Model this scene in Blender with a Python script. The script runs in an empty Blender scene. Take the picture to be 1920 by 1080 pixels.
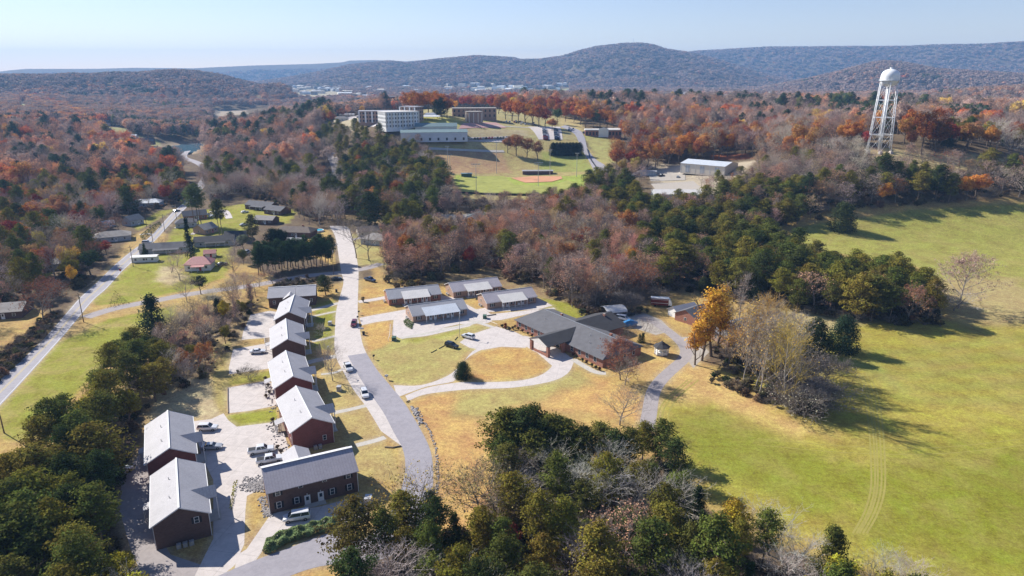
import bpy, math, random
import numpy as np
from mathutils import Vector
random.seed(7); RNG = np.random.default_rng(7)
scene = bpy.context.scene
COL = scene.collection
# ------------------------------------------------------------------ camera
CAM_H = 85.0; PITCH = math.radians(17.5); FPX = 1280.0
cam_d = bpy.data.cameras.new('camera'); cam = bpy.data.objects.new('camera', cam_d); COL.objects.link(cam)
cam.location = (0, 0, CAM_H); cam.rotation_euler = (math.pi/2 - PITCH, 0, 0)
cam_d.sensor_width = 36; cam_d.lens = 36*FPX/1920; cam_d.clip_start = 1; cam_d.clip_end = 60000
scene.camera = cam
CP, SP = math.cos(PITCH), math.sin(PITCH)
def ray(px, py):
    u = (px-960)/FPX; v = (540-py)/FPX
    return (u, CP+v*SP, -SP+v*CP)
def P(px, py, z=0.0):
    """point at height z seen at a photo position"""
    d = ray(px, py); t = (z-CAM_H)/d[2]
    return (d[0]*t, d[1]*t, z)
def sstep(a, b, x):
    t = np.clip((x-a)/(b-a), 0, 1); return t*t*(3-2*t)
# ------------------------------------------------------------------ terrain heights
CTRL = [(100,1000,0),(900,1000,0),(1800,1000,0),(100,700,0),(900,700,0),(1800,700,0),(900,520,0),(500,520,0),(200,520,0),
 (1300,560,0),(1600,600,0),(1900,600,0),(1700,490,2),(1900,490,4),(1550,432,6),(1700,415,8),(1900,395,14),(1450,400,8),
 (1560,365,16),(1750,330,25),(1645,285,36),(1800,300,33),(1910,312,30),(1500,330,20),(1330,322,14),(1330,362,10),(1240,372,7),
 (1500,255,30),(1130,248,28),(1130,290,18),(1250,200,20),(1400,200,20),(1700,200,28),(1880,245,30),
 (960,450,-1),(960,400,2),(960,352,7),(960,328,8),(960,300,15),(960,265,27),(960,235,36),(960,205,34),
 (720,240,38),(720,200,26),(650,235,33),(850,245,36),(1050,245,32),(600,380,2),(630,330,6),(600,280,13),(550,230,16),(700,300,16),(780,330,10),
 (350,390,0),(330,280,-8),(430,215,-8),(380,245,-8),(240,290,-7),(100,400,0),(0,450,0),(50,330,2),(100,280,4),(200,250,5),(100,225,14),(0,205,18),
 (200,180,18),(300,190,10),(0,180,22),(600,180,5),(1000,180,5),(1400,180,14),(1800,180,22),(480,180,4),(-200,300,5),(-200,600,0),(2100,600,0),(2100,380,14),(2100,250,30)]
_c = np.array([P(*c) for c in CTRL]); _K = 45.0
def _phi(d2): return np.sqrt(d2+_K*_K)
_A = _phi(((_c[:,None,:2]-_c[None,:,:2])**2).sum(-1)); _n = len(_c)
_M = np.zeros((_n+1,_n+1)); _M[:_n,:_n] = _A; _M[:_n,_n] = 1; _M[_n,:_n] = 1
_w = np.linalg.solve(_M, np.append(_c[:,2], 0))
RIDGES = [  # distance, front width, back width, crest line as seen (px, py)
 (7400, 700, 500, [(-300,133),(0,134),(25,131),(50,129),(175,129),(250,127),(310,127.5),(362,128),(400,126),(480,122.5),(580,120),(640,117),(655,113.5),(700,112.5),(760,115),(800,112),(900,120),(1000,134),(1100,140)]),
 (4800, 1150, 1500, [(330,166),(420,160),(480,153),(540,145),(605,132.5),(655,121),(692,117.5),(730,114),(745,115),(760,117.5),(775,116),(815,111),(892,104),(960,107.5),(975,111),(1010,111),(1055,105),(1090,94),(1120,87),(1165,81.5),(1205,81),(1225,84),(1245,91),(1290,98),(1330,107),(1380,122),(1420,135),(1500,152),(1600,170)]),
 (6300, 900, 900, [(1180,125),(1250,105),(1310,98),(1350,96),(1440,91),(1600,90),(1690,90),(1760,87),(1850,86),(1880,83.5),(1920,82),(2300,82)]),
 (3300, 750, 900, [(1340,182),(1400,170),(1440,161),(1500,150),(1550,139),(1600,126),(1630,118),(1660,114),(1690,116),(1720,122),(1760,129),(1830,133),(1920,138),(2300,140)]),
 (1750, 320, 500, [(1640,196),(1700,180),(1765,172),(1815,167),(1920,161),(2300,158)]),
 (2700, 600, 700, [(-400,141),(0,139.5),(100,140),(130,137.5),(170,139),(200,136),(260,136),(300,132),(330,130.5),(370,133),(410,139),(440,147),(480,157),(520,166),(570,180)]),
 (2300, 300, 400, [(420,178),(470,163),(500,157),(525,157),(560,168),(590,181),(620,190)]),
]
_RD = []
for R, wf, wb, pts in RIDGES:
    az, z = [], []
    for px, py in pts:
        d = ray(px, py); az.append(math.atan2(d[0], d[1])); z.append(CAM_H + R*d[2]/math.hypot(d[0], d[1]) - (13 if R < 7000 and R != 6300 else 0))
    _RD.append((R, wf, wb, np.array(az), np.array(z)))
def wob(x, y, L, s=0.0):
    k = 2*math.pi/L
    return (np.sin(k*(x*.8+y*.6)+s)+np.sin(k*(x*-.5+y*.87)*1.37+2.1+s)+np.sin(k*(x*.97-y*.2)*1.83+4.2*s+1)*.7)/2.7
def H(x, y):
    x = np.asarray(x, float); y = np.asarray(y, float); sh = np.broadcast(x, y).shape
    x = np.broadcast_to(x, sh).ravel(); y = np.broadcast_to(y, sh).ravel()
    z = np.empty(x.shape); r = np.hypot(x, y)
    for i in range(0, len(x), 20000):
        s = slice(i, i+20000)
        z[s] = _phi((x[s,None]-_c[None,:,0])**2+(y[s,None]-_c[None,:,1])**2) @ _w[:_n] + _w[_n]
    f = sstep(2200, 3200, r); z = z*(1-f)+8*f
    z = np.clip(z, -8.2, 60)*sstep(310, 420, y)
    z = z*sstep(0, .01, y)  # flat behind the camera
    az = np.arctan2(x, y)
    for R, wf, wb, a, c in _RD:
        cr = np.interp(az, a, c, left=-60, right=-60)
        e = (cr+40)*(1-sstep(-.02, .06, a[0]-az)*0)
        w = np.where(r < R, wf, wb)
        g = np.exp(-((r-R)/w)**2)
        n = wob(x, y, 900, R)*.6+wob(x, y, 380, R+1)*.4
        rz = -40+e*g*(1+.28*n*np.clip(1-g, 0, 1)*1.6)
        z = np.where(r > 700, np.maximum(z, rz), z)
    return z.reshape(sh)
_T = np.geomspace(85, 7900, 480)
def G(px, py, off=0.0):
    """first point of the ground seen at a photo position"""
    d = ray(px, py)
    hz = H(d[0]*_T, d[1]*_T); g = CAM_H+d[2]*_T-hz
    k = np.argmax(g < 0)
    if g[k] >= 0: k = len(_T)-1
    if k == 0: t = _T[0]
    else: t = _T[k-1]+(_T[k]-_T[k-1])*g[k-1]/(g[k-1]-g[k]+1e-9)
    if abs(hz[max(k-1,0)]) < 1e-6 and abs(hz[k]) < 1e-6 and d[2] < 0: t = CAM_H/-d[2]
    return np.array([d[0]*t, d[1]*t, CAM_H+d[2]*t+off])
def G2(px, py): return G(px, py)[:2]
def hz(x, y): return float(H(x, y))
# ------------------------------------------------------------------ object helpers
def tag(o, label=None, cat=None, group=None, kind=None):
    if label: o['label'] = label
    if cat: o['category'] = cat
    if group: o['group'] = group
    if kind: o['kind'] = kind
    return o
def empty(name, loc=(0,0,0), rz=0.0, label=None, cat=None, group=None):
    o = bpy.data.objects.new(name, None); COL.objects.link(o); o.location = loc; o.rotation_euler = (0,0,rz)
    o.empty_display_size = .5
    return tag(o, label, cat, group)
def np_mesh(name, V, F, mats, fm=None, smooth=False, attrs=None):
    """mesh from arrays: V (n,3), F list of (m,k) index arrays"""
    me = bpy.data.meshes.new(name)
    if not isinstance(F, list): F = [F]
    F = [np.asarray(f, np.int32) for f in F if len(f)]
    loops = np.concatenate([f.ravel() for f in F]); tot = np.concatenate([np.full(len(f), f.shape[1], np.int32) for f in F])
    me.vertices.add(len(V)); me.vertices.foreach_set('co', np.asarray(V, np.float32).ravel())
    me.loops.add(len(loops)); me.loops.foreach_set('vertex_index', loops)
    me.polygons.add(len(tot)); st = np.zeros(len(tot), np.int32); st[1:] = np.cumsum(tot)[:-1]
    me.polygons.foreach_set('loop_start', st); me.polygons.foreach_set('loop_total', tot)
    if fm is not None: me.polygons.foreach_set('material_index', np.asarray(fm, np.int32))
    if smooth: me.polygons.foreach_set('use_smooth', np.ones(len(tot), bool))
    for k, (dom, typ, data) in (attrs or {}).items():
        at = me.attributes.new(k, typ, dom)
        at.data.foreach_set('color' if typ == 'FLOAT_COLOR' else ('vector' if typ == 'FLOAT_VECTOR' else 'value'), np.asarray(data, np.float32).ravel())
    for m in (mats if isinstance(mats, (list, tuple)) else [mats]): me.materials.append(m)
    me.update(calc_edges=True); me.validate(clean_customdata=False)
    return me
def link(name, me, parent=None, loc=None, rz=0.0):
    o = bpy.data.objects.new(name, me); COL.objects.link(o)
    if parent is not None: o.parent = parent
    if loc is not None: o.location = loc
    if rz: o.rotation_euler = (0,0,rz)
    return o
class MB:
    """collects shapes; build() links them as one mesh object"""
    def __init__(s): s.v = []; s.f = []; s.m = []; s.sm = []
    def poly(s, pts, mi=0):
        n = len(s.v); s.v += [tuple(p) for p in pts]; s.f.append(tuple(range(n, n+len(pts)))); s.m.append(mi); return s
    def hull(s, rings, mi=0, caps=True):
        """loft through rings of equal point counts"""
        n0 = len(s.v); k = len(rings[0])
        for r in rings: s.v += [tuple(p) for p in r]
        for i in range(len(rings)-1):
            for j in range(k):
                a = n0+i*k+j; b = n0+i*k+(j+1) % k
                s.f.append((a, b, b+k, a+k)); s.m.append(mi)
        if caps:
            s.f.append(tuple(n0+j for j in range(k))[::-1]); s.m.append(mi)
            q = n0+(len(rings)-1)*k; s.f.append(tuple(q+j for j in range(k))); s.m.append(mi)
        return s
    def box(s, x0, x1, y0, y1, z0, z1, mi=0):
        r = lambda z: [(x0,y0,z),(x1,y0,z),(x1,y1,z),(x0,y1,z)]
        return s.hull([r(z0), r(z1)], mi)
    def prism(s, pts, z0, z1, mi=0):
        return s.hull([[(x,y,z0) for x,y in pts], [(x,y,z1) for x,y in pts]], mi)
    def tube(s, a, b, r0, r1=None, n=6, mi=0):
        a = Vector(a); b = Vector(b); d = (b-a).normalized(); r1 = r0 if r1 is None else r1
        u = d.orthogonal().normalized(); w = d.cross(u)
        ring = lambda c, r: [tuple(c+u*math.cos(2*math.pi*i/n)*r+w*math.sin(2*math.pi*i/n)*r) for i in range(n)]
        return s.hull([ring(a, r0), ring(b, r1)], mi)
    def cyl(s, x, y, z0, z1, r, r1=None, n=10, mi=0): return s.tube((x,y,z0), (x,y,z1), r, r1, n, mi)
    def lathe(s, prof, cx=0, cy=0, n=24, mi=0):
        return s.hull([[(cx+r*math.cos(2*math.pi*i/n), cy+r*math.sin(2*math.pi*i/n), z) for i in range(n)] for r, z in prof], mi)
    def mesh(s, name, mats, smooth=False):
        me = bpy.data.meshes.new(name); me.from_pydata(s.v, [], s.f)
        for m in (mats if isinstance(mats, (list, tuple)) else [mats]): me.materials.append(m)
        me.polygons.foreach_set('material_index', s.m)
        if smooth: me.polygons.foreach_set('use_smooth', [True]*len(s.f))
        me.update(); return me
    def build(s, name, mats, parent=None, loc=None, rz=0.0, smooth=False):
        return link(name, s.mesh(name, mats, smooth), parent, loc, rz)
def copy_tree(o, parent=None):
    c = o.copy(); COL.objects.link(c); c.parent = parent
    for ch in o.children: copy_tree(ch, c)
    return c
def inpoly(x, y, poly):
    """vectorised point in polygon"""
    x = np.asarray(x); y = np.asarray(y); r = np.zeros(x.shape, bool); n = len(poly)
    for i in range(n):
        x0, y0 = poly[i]; x1, y1 = poly[(i+1) % n]
        if y0 == y1: continue
        c = ((y0 > y) != (y1 > y)) & (x < (x1-x0)*(y-y0)/(y1-y0)+x0); r ^= c
    return r
def pdist(x, y, line, closed=False):
    """distance to a polyline"""
    x = np.asarray(x, float); y = np.asarray(y, float); best = np.full(x.shape, 1e9); n = len(line)
    for i in range(n if closed else n-1):
        (x0,y0), (x1,y1) = line[i], line[(i+1) % n]; dx, dy = x1-x0, y1-y0; L = dx*dx+dy*dy+1e-9
        t = np.clip(((x-x0)*dx+(y-y0)*dy)/L, 0, 1); best = np.minimum(best, np.hypot(x-x0-t*dx, y-y0-t*dy))
    return best
# ------------------------------------------------------------------ materials
class NT:
    def __init__(s, name):
        s.mat = bpy.data.materials.new(name); s.mat.use_nodes = True; s.t = s.mat.node_tree; s.t.nodes.clear()
        s.out = s.n('ShaderNodeOutputMaterial')
    def n(s, typ, **kw):
        nd = s.t.nodes.new(typ)
        for k, v in kw.items():
            if k.startswith('i_'):
                nd.inputs[k[2:].replace('_', ' ')].default_value = v
            else: setattr(nd, k, v)
        return nd
    def l(s, a, b): s.t.links.new(a, b)
    def noise(s, scale, detail=3, rough=.55, vec=None, dist=0):
        nd = s.n('ShaderNodeTexNoise'); nd.inputs['Scale'].default_value = scale; nd.inputs['Detail'].default_value = detail
        nd.inputs['Roughness'].default_value = rough; nd.inputs['Distortion'].default_value = dist
        s.l(vec or s.pos(), nd.inputs['Vector']); return nd.outputs['Fac']
    def pos(s):
        if not hasattr(s, '_p'): s._p = s.n('ShaderNodeNewGeometry').outputs['Position']
        return s._p
    def oco(s): return s.n('ShaderNodeTexCoord').outputs['Object']
    def ramp(s, fac, stops):
        nd = s.n('ShaderNodeValToRGB'); cr = nd.color_ramp
        while len(cr.elements) < len(stops): cr.elements.new(.5)
        for e, (p, c) in zip(cr.elements, stops): e.position = p; e.color = (*c, 1) if len(c) == 3 else c
        s.l(fac, nd.inputs['Fac']); return nd.outputs['Color']
    def mix(s, fac, a, b, mode='MIX'):
        nd = s.n('ShaderNodeMix', data_type='RGBA', blend_type=mode)
        for v, i in ((fac, 0), (a, 6), (b, 7)):
            if hasattr(v, 'default_value') or hasattr(v, 'links'): s.l(v, nd.inputs[i])
            elif i == 0: nd.inputs[0].default_value = v
            else: nd.inputs[i].default_value = (*v, 1) if len(v) == 3 else v
        return nd.outputs[2]
    def math(s, op, a, b=0.0, c=None):
        nd = s.n('ShaderNodeMath', operation=op)
        for i, v in enumerate((a, b, c)):
            if v is None: continue
            if hasattr(v, 'links'): s.l(v, nd.inputs[i])
            else: nd.inputs[i].default_value = v
        return nd.outputs[0]
    def bsdf(s, color, rough=.9, spec=.2, metal=0, bump=None, bs=.3, bd=.1):
        p = s.n('ShaderNodeBsdfPrincipled'); p.inputs['Roughness'].default_value = rough
        p.inputs['Specular IOR Level'].default_value = spec; p.inputs['Metallic'].default_value = metal
        if hasattr(color, 'links'): s.l(color, p.inputs['Base Color'])
        else: p.inputs['Base Color'].default_value = (*color, 1)
        if bump is not None:
            b = s.n('ShaderNodeBump'); b.inputs['Strength'].default_value = bs; b.inputs['Distance'].default_value = bd
            s.l(bump, b.inputs['Height']); s.l(b.outputs[0], p.inputs['Normal'])
        s.l(p.outputs[0], s.out.inputs['Surface']); return s.mat
def plain(name, c, rough=.7, spec=.3, metal=0, var=.12, scale=1.5):
    t = NT(name); n = t.noise(scale, 3)
    lo = tuple(x*(1-var) for x in c); hi = tuple(min(1, x*(1+var)) for x in c)
    return t.bsdf(t.ramp(n, [(.3, lo), (.7, hi)]), rough, spec, metal)
def leafmat(name, transl=.25, tint=None):
    t = NT(name); oi = t.n('ShaderNodeObjectInfo')
    a = t.n('ShaderNodeAttribute', attribute_type='INSTANCER', attribute_name='tint')
    col = t.mix(t.math('GREATER_THAN', a.outputs['Alpha'], .5), oi.outputs['Color'], a.outputs['Color'])
    v = t.n('ShaderNodeAttribute', attribute_type='GEOMETRY', attribute_name='var').outputs['Fac']
    hs = t.n('ShaderNodeHueSaturation')
    t.l(t.math('MULTIPLY_ADD', v, .05, .475), hs.inputs['Hue']); t.l(t.math('MULTIPLY_ADD', v, .9, .55), hs.inputs['Value'])
    t.l(col, hs.inputs['Color'])
    d = t.n('ShaderNodeBsdfDiffuse'); tr = t.n('ShaderNodeBsdfTranslucent'); mx = t.n('ShaderNodeMixShader'); mx.inputs[0].default_value = transl
    for q in (d, tr): t.l(hs.outputs[0], q.inputs['Color'])
    t.l(d.outputs[0], mx.inputs[1]); t.l(tr.outputs[0], mx.inputs[2]); t.l(mx.outputs[0], t.out.inputs['Surface'])
    return t.mat
def roofmetal(name, c, rk=.35):
    """standing seam metal: ribs run down the slope (object x of the roof mesh via attribute)"""
    t = NT(name); uv = t.n('ShaderNodeAttribute', attribute_type='GEOMETRY', attribute_name='rib').outputs['Fac']
    fr = t.math('FRACT', t.math('MULTIPLY', uv, 1/.6)); rib = t.math('GREATER_THAN', fr, .82)
    n = t.noise(.35, 4); base = t.ramp(n, [(.3, tuple(x*.9 for x in c)), (.7, tuple(min(1, x*1.06) for x in c))])
    streak = t.noise(3.0, 2); base = t.mix(.12, base, t.ramp(streak, [(.35, (.25,.25,.27)), (.65, (.7,.7,.72))]))
    return t.bsdf(t.mix(t.math('MULTIPLY', rib, rk), base, tuple(x*.62 for x in c)), .62, .3, .0, rib, .3, .04)
def brickmat(name, c1, c2, mortar):
    t = NT(name); tc = t.n('ShaderNodeTexCoord'); mp = t.n('ShaderNodeMapping')
    sep = t.n('ShaderNodeSeparateXYZ'); t.l(tc.outputs['Object'], sep.inputs[0])
    cmb = t.n('ShaderNodeCombineXYZ'); t.l(t.math('ADD', sep.outputs[0], sep.outputs[1]), cmb.inputs[0]); t.l(sep.outputs[2], cmb.inputs[1])
    b = t.n('ShaderNodeTexBrick'); b.inputs['Scale'].default_value = 1; b.inputs['Brick Width'].default_value = .42; b.inputs['Row Height'].default_value = .16
    b.inputs['Mortar Size'].default_value = .015; b.inputs['Color1'].default_value = (*c1,1); b.inputs['Color2'].default_value = (*c2,1); b.inputs['Mortar'].default_value = (*mortar,1)
    t.l(cmb.outputs[0], b.inputs['Vector'])
    n = t.noise(.8, 3); col = t.mix(.5, b.outputs['Color'], t.ramp(n, [(.3, (.35,.3,.28)), (.7, (.75,.72,.7))]), 'MULTIPLY')
    return t.bsdf(t.mix(.35, col, b.outputs['Color']), .9, .2)
def shingle(name, c):
    t = NT(name); a = t.noise(.6, 4); b = t.noise(9, 2)
    col = t.mix(.5, t.ramp(a, [(.3, tuple(x*.75 for x in c)), (.7, tuple(x*1.2 for x in c))]), t.ramp(b, [(.3, tuple(x*.7 for x in c)), (.7, tuple(x*1.35 for x in c))]))
    return t.bsdf(col, .9, .2)
def concrete(name, c, joint=4.0):
    t = NT(name); a = t.noise(.12, 5, .6); b = t.noise(2.2, 4, .6); f = t.noise(14, 2)
    col = t.mix(.5, t.ramp(a, [(.3, tuple(x*.84 for x in c)), (.7, tuple(x*1.06 for x in c))]), t.ramp(b, [(.3, tuple(x*.86 for x in c)), (.7, tuple(x*1.08 for x in c))]))
    col = t.mix(.25, col, t.ramp(f, [(.35, tuple(x*.7 for x in c)), (.65, tuple(x*1.15 for x in c))]))
    st = t.noise(.45, 5, .7, None, 1.2); col = t.mix(.30, col, t.ramp(st, [(.38, tuple(x*.62 for x in c)), (.55, c), (.72, tuple(min(1, x*1.12) for x in c))]))
    if joint:
        mp = t.n('ShaderNodeMapping'); mp.inputs['Rotation'].default_value = (0,0,.18); t.l(t.pos(), mp.inputs['Vector'])
        sp = t.n('ShaderNodeSeparateXYZ'); t.l(mp.outputs[0], sp.inputs[0])
        j = None
        for k in (0, 1):
            fr = t.math('FRACT', t.math('MULTIPLY', sp.outputs[k], 1/joint)); g = t.math('LESS_THAN', fr, .022)
            j = g if j is None else t.math('MAXIMUM', j, g)
        col = t.mix(t.math('MULTIPLY', j, .4), col, tuple(x*.4 for x in c))
    return t.bsdf(col, .9, .2)
M = {}
M['leaf'] = leafmat('leaf'); M['twig'] = leafmat('twig', 0.0); M['wood_leaf'] = leafmat('wood_leaf', .2, 'inst')
M['bark'] = plain('bark', (.16,.125,.10), .95, .1, 0, .35, 1.2); M['bark_pale'] = plain('bark_pale', (.36,.32,.28), .95, .1, 0, .25, 1.0)
M['bark_white'] = plain('bark_white', (.55,.51,.45), .9, .1, 0, .15, 1.0); M['bark_grey'] = plain('bark_grey', (.22,.19,.17), .95, .1, 0, .3, 1.0)
M['roof_white'] = roofmetal('roof_white', (.34,.335,.36), .14); M['roof_grey'] = roofmetal('roof_grey', (.34,.34,.36)); M['roof_brown'] = roofmetal('roof_brown', (.38,.35,.38))
M['porch_white'] = roofmetal('porch_white', (.62,.60,.57)); M['roof_teal'] = roofmetal('roof_teal', (.12,.20,.21)); M['roof_red'] = roofmetal('roof_red', (.55,.22,.19))
M['roof_hall'] = roofmetal('roof_hall', (.55,.60,.66))
M['shingle'] = shingle('shingle', (.13,.13,.14)); M['shingle_dark'] = shingle('shingle_dark', (.06,.06,.065)); M['shingle_brown'] = shingle('shingle_brown', (.17,.14,.12)); M['shingle_light'] = shingle('shingle_light', (.30,.28,.26))
M['brick'] = brickmat('brick', (.42,.17,.11), (.33,.12,.08), (.38,.33,.29)); M['brick_brown'] = brickmat('brick_brown', (.17,.10,.085), (.13,.075,.065), (.16,.14,.13))
M['brick_tan'] = brickmat('brick_tan', (.48,.31,.23), (.40,.25,.18), (.45,.38,.32)); M['brick_maroon'] = brickmat('brick_maroon', (.26,.085,.075), (.20,.065,.06), (.22,.15,.14))
M['white'] = plain('white', (.78,.78,.76), .6, .3, 0, .05); M['trim'] = plain('trim', (.74,.74,.73), .5, .4, 0, .04); M['cream'] = plain('cream', (.68,.62,.52), .8, .2, 0, .08)
M['tan'] = plain('tan', (.45,.37,.28), .85, .2); M['siding'] = plain('siding', (.42,.44,.46), .7, .3, 0, .08); M['siding_blue'] = plain('siding_blue', (.38,.46,.54), .7, .3, 0, .08)
M['dark'] = plain('dark', (.03,.03,.033), .6, .3); M['shutter'] = plain('shutter', (.02,.022,.028), .6, .3); M['black'] = plain('black', (.012,.012,.013), .5, .4)
t = NT('glass'); M['glass'] = t.bsdf((.03,.045,.06), .08, .6)
M['metal'] = plain('metal', (.42,.43,.44), .45, .5, .6, .06); M['galv'] = plain('galv', (.5,.5,.5), .5, .5, .5, .06)
M['tower'] = plain('tower', (.80,.82,.83), .4, .5, 0, .04, .3); M['pole_wood'] = plain('pole_wood', (.17,.13,.10), .95, .1, 0, .25)
M['rubber'] = plain('rubber', (.015,.015,.015), .9, .2); M['hub'] = plain('hub', (.35,.35,.36), .4, .5, .5)
M['concrete'] = concrete('concrete', (.58,.53,.50)); M['lot'] = concrete('lot', (.58,.53,.50), 5.0)
M['walk'] = concrete('walk', (.52,.49,.44), 1.6)
M['asphalt'] = concrete('asphalt', (.33,.315,.345), 0); M['highway'] = concrete('highway', (.37,.355,.38), 0); M['old_asphalt'] = concrete('old_asphalt', (.36,.325,.32), 0)
M['gravel'] = concrete('gravel', (.42,.38,.33), 0); M['rock'] = plain('rock', (.33,.31,.30), .9, .2, 0, .4, 2.0); M['paint'] = plain('paint', (.62,.62,.6), .7, .3); M['paint_yellow'] = plain('paint_yellow', (.55,.42,.12), .7, .3)
M['clay'] = plain('clay', (.56,.29,.17), .95, .1, 0, .12, .1); M['turf'] = plain('turf', (.32,.33,.09), .95, .1, 0, .15, .15); M['court'] = plain('court', (.45,.27,.25), .8, .2)
M['red'] = plain('red', (.5,.04,.03), .6, .3); M['blue'] = plain('blue', (.03,.18,.42), .6, .3); M['green_box'] = plain('green_box', (.05,.11,.08), .6, .3); M['wood_deck'] = plain('wood_deck', (.28,.22,.16), .9, .2)
def carpaint(name, c):
    t = NT(name); p = t.bsdf(t.ramp(t.noise(1.2, 2), [(.3, tuple(x*.94 for x in c)), (.7, c)]), .28, .5, .15)
    b = [n for n in t.t.nodes if n.type == 'BSDF_PRINCIPLED'][0]; b.inputs['Coat Weight'].default_value = .5; return p
for k, c in dict(white=(.76,.77,.78), silver=(.42,.44,.46), black=(.012,.013,.016), blue=(.03,.06,.13), maroon=(.16,.02,.025), grey=(.13,.135,.14), red=(.35,.03,.02), tan=(.4,.36,.3)).items():
    M['car_'+k] = carpaint('paint_'+k, c)
# ground: zone colours carried by the sheet, broken up by grass tufts and mowing
def groundmat():
    t = NT('ground_cover'); c = t.n('ShaderNodeAttribute', attribute_type='GEOMETRY', attribute_name='zone').outputs['Color']
    big = t.noise(.018, 5, .6, None, .4); mid = t.noise(.16, 5, .65, None, .3); fin = t.noise(.9, 5, .8); mic = t.noise(2.6, 3, .8)
    hs = t.n('ShaderNodeHueSaturation'); t.l(c, hs.inputs['Color'])
    t.l(t.math('ADD', t.math('MULTIPLY_ADD', mid, .09, .425), t.math('MULTIPLY', fin, .06)), hs.inputs['Hue'])
    v = t.math('MULTIPLY_ADD', big, .55, .72); v = t.math('MULTIPLY', v, t.math('MULTIPLY_ADD', mid, .9, .55)); v = t.math('MULTIPLY', v, t.math('MULTIPLY_ADD', fin, 1.7, .15)); v = t.math('MULTIPLY', v, t.math('MULTIPLY_ADD', mic, 1.5, .25))
    t.l(v, hs.inputs['Value'])
    straw = t.ramp(t.noise(.07, 6, .7, None, .6), [(.44, (0,0,0)), (.66, (1,1,1))])
    fac = t.math('MULTIPLY', t.n('ShaderNodeRGBToBW').outputs[0], 1)
    bw = [n for n in t.t.nodes if n.type == 'RGBTOBW'][0]; t.l(straw, bw.inputs[0])
    stv = t.mix(1.0, (.43,.32,.13), t.ramp(fin, [(.3, (.6,.6,.6)), (.7, (1.2,1.2,1.2))]), 'MULTIPLY')
    gf = t.n('ShaderNodeAttribute', attribute_type='GEOMETRY', attribute_name='straw').outputs['Fac']
    col = t.mix(t.math('MULTIPLY', t.math('MULTIPLY', bw.outputs[0], gf), .8), hs.outputs[0], stv)
    return t.bsdf(col, .95, .1, 0, fin, .35, .25)
M['ground'] = groundmat()
t = NT('water'); M['water'] = t.bsdf((.10,.20,.27), .08, .5, 0, t.noise(.5, 3), .05, .1)
# ------------------------------------------------------------------ tree meshes
def rnd_unit(rg, n):
    v = rg.normal(size=(n,3)); return v/np.linalg.norm(v, axis=1, keepdims=True)
def leaf_faces(rg, C, N, size, aspect=1.0, jit=.7):
    """one small face per centre C, roughly facing N -> V, F(quads)"""
    n = len(C); nn = N+rnd_unit(rg, n)*jit; nn /= np.linalg.norm(nn, axis=1, keepdims=True)+1e-9
    a = np.cross(nn, rnd_unit(rg, n)); a /= np.linalg.norm(a, axis=1, keepdims=True)+1e-9; b = np.cross(nn, a)
    s = size*rg.uniform(.6, 1.4, (n,1))*.5
    V = np.stack([C+a*s*aspect, C+b*s, C-a*s*aspect, C-b*s], 1).reshape(-1,3)
    return V, np.arange(4*n).reshape(n,4)
def prisms(S, k=3):
    """segments (p0,p1,r0,r1) -> prism mesh"""
    p0 = np.array([s[0] for s in S]); p1 = np.array([s[1] for s in S]); r0 = np.array([s[2] for s in S])[:,None]; r1 = np.array([s[3] for s in S])[:,None]
    d = p1-p0; d /= np.linalg.norm(d, axis=1, keepdims=True)+1e-9
    ref = np.where(np.abs(d[:,2:3]) > .9, np.array([[1.,0,0]]), np.array([[0,0,1.]])); u = np.cross(d, ref); u /= np.linalg.norm(u, axis=1, keepdims=True); w = np.cross(d, u)
    ring = []
    for p, r in ((p0, r0), (p1, r1)):
        for i in range(k):
            a = 2*math.pi*i/k; ring.append(p+u*math.cos(a)*r+w*math.sin(a)*r)
    V = np.stack(ring, 1).reshape(-1,3); n = len(S); b = (np.arange(n)*2*k)[:,None]
    F = np.concatenate([b+np.array([[i, (i+1) % k, k+(i+1) % k, k+i]]) for i in range(k)], 0)
    return V, F
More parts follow.
